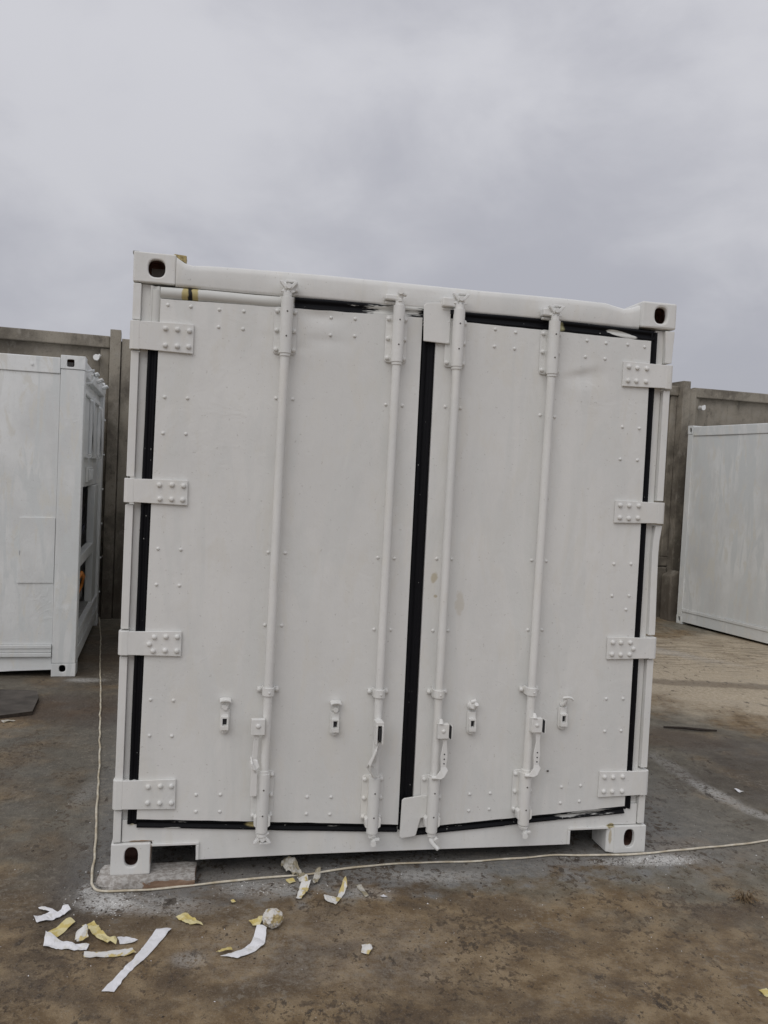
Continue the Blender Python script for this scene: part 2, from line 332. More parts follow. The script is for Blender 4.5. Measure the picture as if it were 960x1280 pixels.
def casting(x0, x1, z0, z1, y0, y1, hx, hz_, hw, hh, square=False):
    """corner casting whose outer faces are closed and whose front has a rounded hole opening into a rusty hollow"""
    mb = MB(); N = 32; inner, outer = [], []
    cx_, cz_ = (x0+x1)/2, (z0+z1)/2
    for k in range(N):
        t = 2*PI*(k+.5)/N; c, q = math.cos(t), math.sin(t)
        e = .78 if not square else .35
        inner.append((hx+hw/2*math.copysign(abs(c)**e, c), hz_+hh/2*math.copysign(abs(q)**e, q)))
    per = []
    for (ix, iz) in inner:
        dx, dz = ix-hx, iz-hz_
        tx = ((x1-hx)/dx if dx > 0 else (x0-hx)/dx) if abs(dx) > 1e-6 else 1e9
        tz = ((z1-hz_)/dz if dz > 0 else (z0-hz_)/dz) if abs(dz) > 1e-6 else 1e9
        t = min(tx, tz); per.append([hx+dx*t, hz_+dz*t])
    for c in ((x0, z0), (x0, z1), (x1, z0), (x1, z1)):        # snap the nearest sample on to each corner
        k = min(range(N), key=lambda i: (per[i][0]-c[0])**2+(per[i][1]-c[1])**2); per[k] = list(c)
    v = [(a, y0, b) for a, b in per] + [(a, y0, b) for a, b in inner] + [(a, y0+.022, b) for a, b in inner] + [(a, y1, b) for a, b in per]
    f = [(k, (k+1) % N, N+(k+1) % N, N+k) for k in range(N)] + [(N+k, N+(k+1) % N, 2*N+(k+1) % N, 2*N+k) for k in range(N)]
    f += [(k, 3*N+k, 3*N+(k+1) % N, (k+1) % N) for k in range(N)] + [tuple(3*N+k for k in range(N))]
    mb.add(v, f, 0)
    w = .008                                                   # hollow
    mb.box(x0+w, x1-w, y0+.024, y1-w, z0+w, z1-w, 1)
    del mb.f[-4], mb.m[-4], mb.sm[-4]                          # open towards the hole
    return mb

# ------------------------------------------------------------------ ground
def gz(x, y):
    h = .022*math.exp(-(((x-1.36)/.55)**2+((y-4.0)/.5)**2)) - .022*math.exp(-(((x+1.0)/.5)**2+((y-3.6)/.45)**2))
    return h + .010*noise.noise(Vector((x*.9, y*.9, 3.3))) + .004*noise.noise(Vector((x*4, y*4, 1.3)))
def axis(lo, hi, fine0, fine1, st):
    a = []; v = lo
    while v < hi:
        a.append(v)
        d = max(fine0-v, v-fine1, 0); v += st + d*.25
    a.append(hi); return a
gx = axis(-70, 80, -3.2, 4, .045); gy = axis(-40, 90, 2.2, 8.5, .045)
g = MB(); nx, ny = len(gx), len(gy)
g.add([(x, y, gz(x, y)) for x in gx for y in gy], [(i*ny+j, (i+1)*ny+j, (i+1)*ny+j+1, i*ny+j+1) for i in range(nx-1) for j in range(ny-1)], 0, True)
tag(g.build('ground', 'ground'), kind='structure')

# ------------------------------------------------------------------ concrete wall behind
fw = empty('concrete_wall', Matrix.Translation((0, 10.5626, 0)) @ Matrix.Rotation(.2883, 4, 'Z'), 'tall grey precast concrete panel wall with posts behind the white containers', 'wall')
posts = [-14.3, -10.63, -6.96, -3.28, .39, 4.06, 7.73, 11.4, 15.07, 18.74]
for i, px in enumerate(posts):
    p = MB()
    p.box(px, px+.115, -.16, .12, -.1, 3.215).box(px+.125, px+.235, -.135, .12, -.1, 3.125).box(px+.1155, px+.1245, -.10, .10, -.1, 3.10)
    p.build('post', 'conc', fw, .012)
    if i == 5:
        q = MB(); q.prism([(px-.16, -.1), (px+.16, -.1), (px+.13, .62), (px-.05, .67), (px-.17, .60)], -.38, -.17); q.build('footing', 'conc', fw, .02)
    if i < len(posts)-1:
        a, b = px+.237, posts[i+1]-.002
        w = MB()
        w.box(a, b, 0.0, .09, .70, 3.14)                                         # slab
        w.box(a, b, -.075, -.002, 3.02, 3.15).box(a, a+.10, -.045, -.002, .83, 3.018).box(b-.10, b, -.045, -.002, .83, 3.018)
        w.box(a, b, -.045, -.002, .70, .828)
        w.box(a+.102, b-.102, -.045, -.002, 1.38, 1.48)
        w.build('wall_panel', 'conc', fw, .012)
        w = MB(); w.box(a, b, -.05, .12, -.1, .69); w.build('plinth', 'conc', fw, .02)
for ix, iz in ((-3.42, 2.90), (4.42, 2.88)):
    i_ = MB(); i_.tube([(ix, -.05, iz), (ix, -.09, iz), (ix, -.13, iz)], [.035, .028, .034], 10); i_.tube([(ix, -.09, iz-.03), (ix+.04, -.10, iz+.035)], .016, 8); i_.build('insulator', 'ceramic', fw)

# ------------------------------------------------------------------ the main container
H, Wd, L = 2.591, 2.438, 6.058
T0 = Matrix.Translation((-1.0719, 3.5183, .0286)) @ Matrix.Rotation(.2056, 4, 'Z') @ Matrix.Rotation(-.0055, 4, 'X') @ Matrix.Rotation(.0017, 4, 'Y')
mc = empty('shipping_container', T0, 'white container with closed riveted double doors and black gaskets in the middle', 'container')
casting(0, .169, 2.466, 2.589, -.006, .17, .093, 2.526, .068, .072).build('corner_casting', ['frame', 'rust'], mc, .006)
casting(2.262, 2.441, 2.468, 2.590, -.006, .17, 2.361, 2.530, .062, .074).build('corner_casting', ['frame', 'rust'], mc, .010)
casting(-.003, .158, -.005, .128, -.006, .17, .080, .070, .056, .084).build('corner_casting', ['frame', 'rust'], mc, .005)
cbr = casting(2.280, 2.442, -.006, .124, -.006, .17, 2.357, .064, .054, .086)
cbr.prism([(2.280, -.006), (2.280, .16), (2.246, .16), (2.246, .012)], -.004, .122, 0, axis='z')
cbr.build('corner_casting', ['frame', 'rust'], mc, .004)
for x0 in (0, 2.27):
    for z0 in (-.005, 2.468): casting(x0, x0+.168, z0, z0+.122, 0, .17, x0+.084, z0+.06, .06, .08).build('corner_casting', ['frame', 'rust'], mc, .005).matrix_basis = Matrix.Translation((0, L, 0)) @ Matrix.Diagonal((1, -1, 1, 1))
# wear tabs on the top left casting
t = MB(); t.prism([(.155, 2.588), (.168, 2.588), (.176, 2.578), (.207, 2.565), (.210, 2.594), (.160, 2.597)], .016, .10); t.build('weld_tab', 'yellow', mc, .002)
t = MB(); t.box(-.006, .020, .02, .10, 2.585, 2.596); t.build('weld_tab', 'greymetal', mc, .002)
# header beam, swept so that its ends draw back and dip beside the castings
h = MB(); secs = [(.1695, 2.584, -.0055), (.185, 2.574, -.0055), (.205, 2.562, -.005), (.235, 2.556, -.003), (.30, 2.562, .001), (.43, 2.566, .003), (.8, 2.571, .002), (1.15, 2.570, .002), (1.5, 2.569, .002), (1.86, 2.571, .002), (2.09, 2.568, .003), (2.15, 2.558, .010), (2.19, 2.554, .018), (2.23, 2.562, .016), (2.262, 2.574, .010)]
pv = []
for x, zt, yo in secs:
    prof = [(yo+.004, 2.462), (yo+.001, 2.475), (yo, zt-.03), (yo+.003, zt-.010), (yo+.012, zt-.002), (yo+.03, zt), (.15, zt-.004), (.15, 2.462)]
    pv += [(x, a, b) for a, b in prof]
K = 8
h.add(pv, [(i*K+k, i*K+(k+1) % K, (i+1)*K+(k+1) % K, (i+1)*K+k) for i in range(len(secs)-1) for k in range(K)], 0, True)
h.add(pv[:K], [tuple(range(K))]); h.add(pv[-K:], [tuple(range(K))])
h.build('header_beam', 'frame', mc)
# corner posts: an outer flange in lengths between the hinges, and a web behind
def post(right):
    p = MB(); gaps = ((2.190, 2.308), (1.558, 1.664), (.924, 1.030), (.272, .396))
    zs = [2.466] + [z for g_ in gaps for z in (g_[1], g_[0])] + [.128]
    for i in range(0, len(zs), 2):
        z1, z0 = zs[i]-.005, zs[i+1]+.005
        if right and i == 4:
            prof = [(z1, .003), (1.55, .003), (1.48, -.006), (1.42, -.008), (1.25, -.005), (1.1, -.001), (z0, 0)]
            vs = []
            for z, dx in prof: vs += [(2.397+dx, -.002, z), (2.430+dx, -.002, z), (2.430+dx, .07, z), (2.397+dx, .07, z)]
            fs = [(j*4+k, j*4+(k+1) % 4, j*4+4+(k+1) % 4, j*4+4+k) for j in range(len(prof)-1) for k in range(4)] + [(0, 1, 2, 3), tuple(len(vs)-4+k for k in range(4))]
            p.add(vs, fs)
        elif right:
            x1 = 2.438 if i == 0 else 2.431
            p.prism([(2.390 if i == 0 else 2.398, z1), (x1, z1), (2.431, z0), (2.398, z0)], -.002, .07)
        else: p.box(.003, .035, -.002, .07, z0, z1)
    if right: p.box(2.352, 2.3965, .0225, .14, .13, 2.464)
    else: p.box(.0355, .078, .022, .14, .13, 2.464)
    p.build('corner_post', 'frame', mc, .003)
post(False); post(True)
# sill with the two fork pockets
s_ = MB()
s_.prism([(.038, .225), (.038, .131), (.160, .131), (.169, .110), (.344, .109), (.347, .042), (.81, .046), (1.13, .045), (1.70, .042), (2.060, .041), (2.060, .111), (2.242, .107), (2.252, .127), (2.395, .127), (2.395, .225)], .008, .030)
s_.box(.348, 2.059, .032, .11, .045, .055)
for a, b in ((.169, .344), (2.060, 2.242)):
    s_.box(a-.012, b+.014, -.001, .0065, .111, .122)
    s_.box(b+.002, b+.014, -.001, .0065, .045, .110) if a < 1 else s_.box(a-.014, a-.002, -.001, .0065, .045, .110)
    s_.box(a-.002, b+.002, .033, 2.4, .112, .118)
s_.build('sill_beam', 'frame', mc, .002)
u = MB()
u.box(.05, 2.39, .15, 5.95, .125, .16)
for k in range(13): u.box(.06, 2.38, .5+k*.42, .56+k*.42, .05, .122)
for x0 in (.14, .35, 2.03, 2.25): u.box(x0, x0+.012, .035, 2.4, .042, .109)
u.build('floor', 'dark', mc)
w = MB(); w.box(.006, .05, .145, 5.9, .16, 2.46); w.box(.012, .045, .18, 5.88, .04, .158); w.box(.008, .06, .18, 5.88, 2.462, 2.575); w.build('side_wall', 'frame', mc, .003)
w = MB(); w.box(2.388, 2.432, .145, 5.9, .16, 2.46); w.box(2.393, 2.426, .18, 5.88, .04, .158); w.box(2.378, 2.430, .18, 5.88, 2.462, 2.575); w.build('side_wall', 'frame', mc, .003)
w = MB(); w.box(.062, 2.376, .155, 5.9, 2.50, 2.56); w.build('roof', 'frame', mc)
w = MB(); w.box(.004, 2.434, 5.902, 6.04, .12, 2.46); w.box(.175, 2.26, 5.89, 6.04, 2.463, 2.58); w.build('end_wall', 'frame', mc)
# cam keepers on the header
def keeper(x0, x1, z0, z1):
    k = MB(); k.box(x0, x1, -.050, -.004, z0+.010, z1).box(x0+.004, x1-.004, -.030, -.004, z0-.004, z0+.008); k.build('cam_keeper', 'fresh', mc, .006)
keeper(.610, .672, 2.465, 2.512); keeper(1.045, 1.112, 2.468, 2.502); keeper(1.300, 1.362, 2.462, 2.512); keeper(1.765, 1.828, 2.462, 2.506)
kb = MB(); kb.box(1.335, 1.358, -.052, -.0505, 2.440, 2.458); kb.build('cam_pocket_shade', 'rubber', mc)  # thin black plate standing in for the shade inside the keeper's hole

# ---- doors
RIV = [(.135,.74),(.136,.588),(.14,1.224),(.141,1.374),(.143,1.854),(.143,2.381),(.144,2.003),(.227,.585),(.228,.736),(.233,1.222),(.233,1.373),(.235,1.856),(.235,2.382),(.236,2.004),(.337,.331),(.339,.258),(.351,2.308),(.351,2.38),(.439,.255),(.439,.329),(.451,2.308),(.452,2.382),(.596,1.06),(.597,1.373),(.601,2.029),(.668,1.059),(.67,1.372),(.672,2.029),(.812,.233),(.812,.308),(.821,2.313),(.821,2.388),(.915,.228),(.917,.304),(.925,2.391),(.926,2.317),(1.074,1.047),(1.075,1.364),(1.077,2.033),(1.149,1.046),(1.149,1.363),(1.151,2.033),(1.341,1.045),(1.342,1.367),(1.345,2.041),(1.412,1.046),(1.412,1.367),(1.415,2.039),(1.553,.223),(1.553,.299),(1.558,2.323),(1.558,2.399),(1.65,.227),(1.651,.301),(1.653,2.32),(1.654,2.393),(1.789,1.054),(1.789,1.373),(1.791,2.032),(1.858,1.055),(1.86,1.371),(1.861,2.028),(1.994,2.31),(1.996,.246),(1.997,.321),(1.998,2.384),(2.09,.251),(2.091,2.308),(2.092,.325),(2.092,2.38),(2.195,1.218),(2.195,1.367),(2.195,1.854),(2.196,.734),(2.197,2.003),(2.198,.58),(2.2,2.382),(2.27,1.155),(2.281,.582),(2.281,1.22),(2.281,1.37),(2.282,.734),(2.282,1.854),(2.282,2.001),(2.286,2.378)]
def g2(x, z, cx_, cz_, rx, rz): return math.exp(-((x-cx_)/rx)**2-((z-cz_)/rz)**2)
def skin_y(x, z):
    y = -.007
    y += .0026*noise.noise(Vector((x*2.2, z*1.4, 1.0))) + .0018*noise.noise(Vector((x*4.5, z*3.5, 6.0))) + .0007*noise.noise(Vector((x*7, z*4, 8.0)))
    # creased dents
    t = (z-2.245) - .25*(x-1.99)
    y += .011*g2(x, z, 1.985, 2.225, .085, .050)*(1/(1+math.exp(t/.006))) - .003*g2(x, z, 1.97, 2.20, .10, .05)
    t2 = (z-2.408)
    y += .008*g2(x, z, .775, 2.39, .085, .030)*(1/(1+math.exp(t2/.004)))
    y += .004*g2(x, z, .79, 2.29, .09, .03)*(1/(1+math.exp((z-2.305)/.004)))
    y += .003*g2(x, z, .70, 2.25, .05, .02) + .002*g2(x, z, .57, 2.29, .05, .02)*(1/(1+math.exp((z-2.29+.3*(x-.57))/.004)))
    return y
def door(name, tl, tr, br, bl, rivs):
    d = MB(); NX, NZ = 92, 168; vs = []
    for i in range(NX+1):
        for j in range(NZ+1):
            a, b = i/NX, j/NZ
            top = (tl[0]+(tr[0]-tl[0])*a, tl[1]+(tr[1]-tl[1])*a); bot = (bl[0]+(br[0]-bl[0])*a, bl[1]+(br[1]-bl[1])*a)
            x = bot[0]+(top[0]-bot[0])*b; z = bot[1]+(top[1]-bot[1])*b
            # slightly ragged painted edge
            if j in (0, NZ): z += .0018*noise.noise(Vector((x*14, j, 2)))
            vs.append((x, skin_y(x, z), z))
    R_ = NZ+1
    d.add(vs, [(i*R_+j, (i+1)*R_+j, (i+1)*R_+j+1, i*R_+j+1) for i in range(NX) for j in range(NZ)], 0, True)
    q = .0015
    d.prism([(tl[0]+q, tl[1]-q), (tr[0]-q, tr[1]-q), (br[0]-q, br[1]+q), (bl[0]+q, bl[1]+q)], .004, .075)
    rim = [(i*R_) for i in range(NX+1)] + [NX*R_+j for j in range(1, R_)] + [i*R_+NZ for i in range(NX-1, -1, -1)] + [j for j in range(NZ-1, 0, -1)]
    rv = [vs[k] for k in rim]; n = len(rv)
    d.add(rv + [(p[0], .006, p[2]) for p in rv], [(k, (k+1) % n, n+(k+1) % n, n+k) for k in range(n)])
    for x, z in rivs: d.dome(x, skin_y(x, z)+.0005, z, .0075, .0055, 0, 10, .001)
    o = d.build(name, 'door', mc)
    return o
ld = door('door', (.113, 2.404), (1.223, 2.422), (1.225, .171), (.097, .234), [r for r in RIV if r[0] < 1.25])
rd = door('door', (1.288, 2.420), (2.318, 2.408), (2.323, .221), (1.290, .151), [r for r in RIV if r[0] > 1.25])
ld['label'] = 'left door leaf with rows of small rivets and overpainted top gasket'
rd['label'] = 'right door leaf with a creased dent near its top hinge'
d_ = MB(); d_.tube([(1.922, -.006, .397), (1.925, -.011, .400), (1.926, -.012, .403)], [.004, .005, .002], 6); d_.build('paint_drip', 'screw', rd)

# ---- gaskets: soft rubber lips with a groove
def strip(mb, p0, p1, w, mat=0, N=None):
    """p0,p1 = centre line in xz; w = width; lips stand 4 mm in front of the groove"""
    a = Vector((p1[0]-p0[0], 0, p1[1]-p0[1])); L_ = a.length; a.normalize(); c = Vector((a.z, 0, -a.x))
    prof = [(-.5, .045), (-.5, .004), (-.44, -.002), (-.30, -.003), (-.16, .001), (-.08, .006), (.08, .006), (.16, .001), (.30, -.003), (.44, -.002), (.5, .004), (.5, .045)]
    N = N or max(2, int(L_/.06)); vs = []; K = len(prof)
    for i in range(N+1):
        s = i/N; P = Vector((p0[0], 0, p0[1]))+a*L_*s; wob = 1+.07*noise.noise(Vector((P.x*6, P.z*6, 4))); 
        for k, (u_, y_) in enumerate(prof):
            q = P+c*u_*w*wob; vs.append((q.x, y_+.0012*noise.noise(Vector((P.x*9, P.z*9, k)))+.001, q.z))
    mb.add(vs, [(i*K+k, i*K+k+1, (i+1)*K+k+1, (i+1)*K+k) for i in range(N) for k in range(K-1)], mat, True)
    mb.add([vs[k] for k in range(K)], [tuple(range(K))], mat); mb.add([vs[N*K+k] for k in range(K)], [tuple(range(K))], mat)
gl = MB()
strip(gl, (.091, 2.455), (.083, 1.4), .040); strip(gl, (.083, 1.4), (.079, .21), .040)
gl.tube([(.112, .012, 2.432), (.3, .011, 2.435), (.5, .012, 2.434), (.62, .012, 2.436)], .0245, 16); gl.tube([(.095, .012, 2.2), (.097, .012, 2.44)], .020, 12); strip(gl, (.60, 2.4365), (.655, 2.436), .052); strip(gl, (.655, 2.436), (1.262, 2.441), .054)
strip(gl, (.098, .214), (.77, .176), .042); strip(gl, (.77, .176), (1.225, .153), .042)
strip(gl, (1.258, 2.43), (1.256, 1.3), .060); strip(gl, (1.256, 1.3), (1.257, .145), .060)
gl.build('gasket', 'rubber', ld)
gr = MB()
strip(gr, (2.336, 2.45), (2.337, 1.3), .034); strip(gr, (2.337, 1.3), (2.340, .205), .034)
strip(gr, (1.284, 2.441), (1.8, 2.443), .048); strip(gr, (1.8, 2.443), (2.335, 2.432), .048)
strip(gr, (1.288, .133), (1.73, .163), .042); strip(gr, (1.73, .163), (2.325, .201), .038)
gr.build('gasket', 'rubber', rd)

# ---- hinges: strap bolted to the door, knuckle wrapped round the post
def hinge(par, right, z0, z1, extra=False):
    k = MB(); zc = (z0+z1)/2; dz = (z1-z0)/2
    f = (lambda x: Wd-.006-x) if right else (lambda x: x)
    def bx(a, b, y0, y1, za, zb):
        A, B = sorted((f(a), f(b))); k.box(A, B, y0, y1, za, zb)
    jit = random.uniform(-.002, .002)
    k.prism([(f(.036), z0+.004), (f(.252+jit), z0-.001), (f(.251), z1), (f(.036), z1-.003)], -.019, -.0095)   # strap
    bx(.036, .105, -.0093, .021, z0+.006, z1-.006)
    vs = []                                                                                           # knuckle
    sec = [(.037, -.019), (.030, -.0195), (.010, -.018), (.000, -.012), (-.004, -.002), (-.003, .02), (.004, .045), (.037, .045)]
    for z in (z0+.002, z1-.002): vs += [(f(a), b, z) for a, b in sec]
    n = len(sec); k.add(vs, [tuple(range(n)), tuple(range(n, 2*n))] + [(i, (i+1) % n, n+(i+1) % n, n+i) for i in range(n)])
    o = k
    xs = (.139, .187, .234) if not right else (.137, .184, .227)
    bo = MB()
    for j, zz_ in enumerate((zc+dz*.55, zc-dz*.55)):
        for x in xs: bo.dome(f(x)+random.uniform(-.002, .002), -.019, zz_+random.uniform(-.002, .002), .0105, .006, 0, 8, .005)
    if extra: bo.dome(f(.121), -.019, zc-.002, .0105, .006, 0, 8, .005)
    o.v += []; off = len(o.v); o.v += bo.v; o.f += [tuple(i+off for i in q) for q in bo.f]; o.m += bo.m; o.sm += bo.sm
    o.build('hinge', 'hard', par, .0022)
for z0, z1, e in ((2.188, 2.309, 0), (1.560, 1.664, 0), (.926, 1.031, 1), (.276, .404, 0)): hinge(ld, False, z0, z1, e)
for z0, z1, e in ((2.190, 2.304, 0), (1.560, 1.664, 0), (.923, 1.027, 1), (.272, .393, 0)): hinge(rd, True, z0, z1, e)

# ---- locking gear
YR = -.050
def housing(par, xt, xb, z0, z1, top, cx_=None):
    """bolted cradle with the tube that carries the end of the lock rod"""
    k = MB(); cx_ = cx_ if cx_ is not None else (xt+xb)/2
    n = 20
    k.tube([(xb, YR, z0), (xt, YR, z1)], .0255, n)
    e0, e1 = (z0+.0, z1-.035) if top else (z0+.04, z1)
    # base plate with rounded ears
    ew = .048; pl = []
    for sx, sz in ((1, 1), (-1, 1), (-1, -1), (1, -1)):
        a0 = {(1, 1): 0, (-1, 1): 90, (-1, -1): 180, (1, -1): 270}[(sx, sz)]
        for q in range(5):
            a = math.radians(a0+q*22.5); r = .014
            pl.append((cx_+sx*(ew-r)+r*math.cos(a), (e1 if sz > 0 else e0)-sz*r+r*math.sin(a)))
    k.prism(pl, -.015, -.0095)
    k.box(cx_-.020, cx_+.020, YR+.014, -.0152, e0+.008, e1-.008)
    for s in (-1, 1):
        for j in range(3):
            zz_ = e0+.018+(e1-e0-.036)*j/2
            k.dome(cx_+s*.037, -.0151, zz_, .0095, .006, 0, 8, .006)
        if not top: k.prism([(cx_+s*.024, z0+.02), (cx_+s*.034, z0+.028), (cx_+s*.036, z0+.062), (cx_+s*.024, z0+.072)], YR-.012, YR+.022)
    for zz_ in (z0+(z1-z0)*.30, z0+(z1-z0)*.74): k.dome(cx_+(0 if 1 else 0)+(xt-xb)*.1, YR-.0245, zz_, .0042, .003, 1, 6, .001)
    zc = z0-.006 if top else z1+.006
    k.tube([(cx_, YR, zc-.006), (cx_, YR, zc+.006)], [.0225, .0225], n)
    k.build('rod_housing', ['hard', 'screw'], par, .0015, 1)
def rod(par, xt, xb, zt=2.455, zb=.135):
    k = MB(); k.tube([(xb, YR, zb), (xt, YR, zt)], .0185, 20)
    k.tube([(xb, YR, .160), (xb, YR, .167)], .023, 16); k.tube([(xt, YR, 2.455), (xt, YR, 2.466)], [.020, .012], 16)
    k.build('lock_rod', 'hard', par)
def cam_(par, x, z, kind, up):
    """forked anti-rack cam on the end of the rod"""
    k = MB(); s = 1 if up else -1
    k.tube([(x, YR, z-s*.034), (x, YR, z-s*.010)], .0095, 10)
    if kind == 'wide':
        for sx in (-1, 1):
            k.prism([(x, z-.008*s), (x+sx*.012, z-.014*s), (x+sx*.034, z+.012*s), (x+sx*.038, z+.022*s), (x+sx*.026, z+.021*s), (x+sx*.010, z+.006*s), (x, z+.006*s)], YR-.014, YR+.008)
            k.prism([(x, z-.012*s), (x+sx*.016, z-.026*s), (x+sx*.030, z-.020*s), (x+sx*.016, z-.008*s)], YR-.006, YR+.014)
        k.tube([(x, YR-.02, z), (x, YR+.015, z)], .011, 10)
        k.box(x-.012, x+.030, YR-.012, YR+.012, z+(.016 if up else -.026), z+(.026 if up else -.016))
    elif kind == 'side':
        k.tube([(x, YR, z-.020*s), (x+.004, YR-.004, z), (x+.006, YR-.01, z+.018*s)], [.010, .013, .008], 10)
        k.box(x-.002, x+.028, YR-.018, YR+.006, z-.004, z+.008); k.box(x-.010, x+.006, YR-.022, YR+.004, z-.024*s-.007, z-.024*s+.007)
        k.tube([(x-.002, YR-.026, z+.012*s), (x+.004, YR+.01, z+.012*s)], .013, 10)
    else:
        k.tube([(x, YR, z-.024*s), (x-.006, YR-.006, z-.004*s), (x+.006, YR-.012, z+.016*s), (x+.026, YR-.020, z+.034*s)], [.010, .012, .011, .009], 10, flat=.8)
        k.dome(x+.020, YR-.024, z+.028*s, .007, .004, 0, 8, .003); k.tube([(x+.012, YR, z-.010*s), (x+.018, YR-.022, z-.006*s)], .011, 10)
    k.build('cam', 'fresh', par, .002, 1)
def guide(par, x, z):
    k = MB(); k.box(x-.046, x+.046, -.014, -.0095, z-.012, z+.012)
    prof = [(x+.024*math.cos(a)*1.05, YR-.0-.026*math.sin(a)) for a in [PI*i/8 for i in range(9)]]
    pts = [(x+.026, -.014)] + prof + [(x-.026, -.014)]
    inn = [(x+.021, -.014)] + [(x+.0195*math.cos(a), YR-.0195*math.sin(a)) for a in [PI*i/8 for i in range(9)]] + [(x-.021, -.014)]
    n = len(pts); vs = [(a, b, z-.018) for a, b in pts]+[(a, b, z+.018) for a, b in pts]+[(a, b, z-.018) for a, b in inn]+[(a, b, z+.018) for a, b in inn]
    fs = []
    for i in range(n-1): fs += [(i, i+1, n+i+1, n+i), (2*n+i, 3*n+i, 3*n+i+1, 2*n+i+1), (i, 2*n+i, 2*n+i+1, i+1), (n+i, n+i+1, 3*n+i+1, 3*n+i)]
    k.add(vs, fs)
    for s in (-1, 1): k.dome(x+s*.038, -.014, z, .0095, .006, 0, 8, .006)
    k.dome(x+.002, YR-.0262, z-.002, .005, .003, 0, 8)
    k.build('rod_guide', 'hard', par, .0015, 1)
def bar(k, pts, th=.007, mat=0, T=None):
    """flat bar: pts = (x, y, z, half width, twist)"""
    vs = []
    for x, y, z, hw, tw in pts:
        c, s = math.cos(tw), math.sin(tw)
        for a, b in ((-hw, -th/2), (hw, -th/2), (hw, th/2), (-hw, th/2)): vs.append((x+a*c-b*s, y+a*s+b*c, z))
    n = len(pts)
    k.add(vs, [(i*4+j, i*4+(j+1) % 4, i*4+4+(j+1) % 4, i*4+4+j) for i in range(n-1) for j in range(4)] + [(0, 1, 2, 3), tuple(4*(n-1)+j for j in range(4))], mat)
def handle(par, xr, kind):
    k = MB()
    if kind == 'turned_left':
        hx, hz_ = xr-.040, .645
        k.box(hx-.027, hx+.030, -.092, -.064, hz_-.036, hz_+.030); k.dome(hx+.002, -.092, hz_+.002, .010, .004, 0, 8, .003)
        bar(k, [(hx-.002, -.074, hz_-.030, .010, 0), (hx-.004, -.072, .56, .011, .1), (hx-.006, -.070, .50, .010, .2), (hx-.010, -.074, .492, .017, 0), (hx-.004, -.078, .470, .018, 0), (hx-.006, -.080, .462, .013, 0), (hx-.006, -.078, .345, .0135, 0)])
        bar(k, [(hx-.022, -.074, .512, .003, 0), (hx-.018, -.092, .488, .004, 0), (hx-.006, -.092, .462, .005, 0), (hx-.002, -.084, .450, .004, 0)], .012)
    elif kind == 'edge_on':
        hx, hz_ = xr-.004, .622
        for s in (-1, 1): k.box(hx+s*.013-.004, hx+s*.013+.004, -.125, -.066, hz_-.052, hz_+.030)
        k.box(hx-.017, hx+.017, -.075, -.066, hz_-.052, hz_+.038); k.box(hx-.017, hx+.017, -.122, -.066, hz_+.028, hz_+.044)
        k.box(hx-.004, hx+.004, -.128, -.08, hz_-.040, hz_+.018, 1)
        bar(k, [(hx+.004, -.10, hz_-.045, .012, 1.3), (hx-.006, -.10, .535, .020, 1.0), (hx-.022, -.095, .480, .022, .5), (hx-.028, -.09, .462, .018, .1), (hx-.014, -.085, .435, .012, .1), (hx-.004, -.08, .412, .010, 0)])
        bar(k, [(hx-.010, -.118, .545, .003, 0), (hx-.034, -.112, .478, .004, 0), (hx-.030, -.105, .450, .004, 0), (hx-.010, -.095, .418, .004, 0)], .014)
    else:
        hx, hz_ = xr+.016, .618 if xr < 1.6 else .640
        k.box(hx-.024, hx+.026, -.100, -.070, hz_-.034, hz_+.030); k.dome(hx, -.100, hz_, .008, .003, 0, 8, .003)
        k.tube([(hx-.012, -.094, hz_+.028), (hx-.010, -.085, hz_+.050)], [.014, .008], 8)
        k.box(hx+.030, hx+.0355, -.104, -.070, hz_-.034, hz_+.022, 1); k.box(hx+.036, hx+.040, -.108, -.066, hz_-.036, hz_+.026)
        bar(k, [(hx+.012, -.085, hz_-.030, .013, 0), (hx+.014, -.085, .56, .009, 0), (hx+.012, -.085, .50, .016, 0), (hx+.012, -.085, .455, .012, 0), (hx+.016, -.088, .440, .017, 0), (hx-.002, -.090, .412, .019, -.3), (hx-.014, -.088, .402, .014, -.3)])
        k.tube([(hx-.036, -.076, .404), (hx-.006, -.084, .406)], .009, 8)
        for zz_ in (.512, .490, .470): k.dome(hx+.013, -.0885, zz_, .004, .0015, 1, 6, .0005)
    k.build('handle', ['hard', 'dark'], par, .0016, 1)
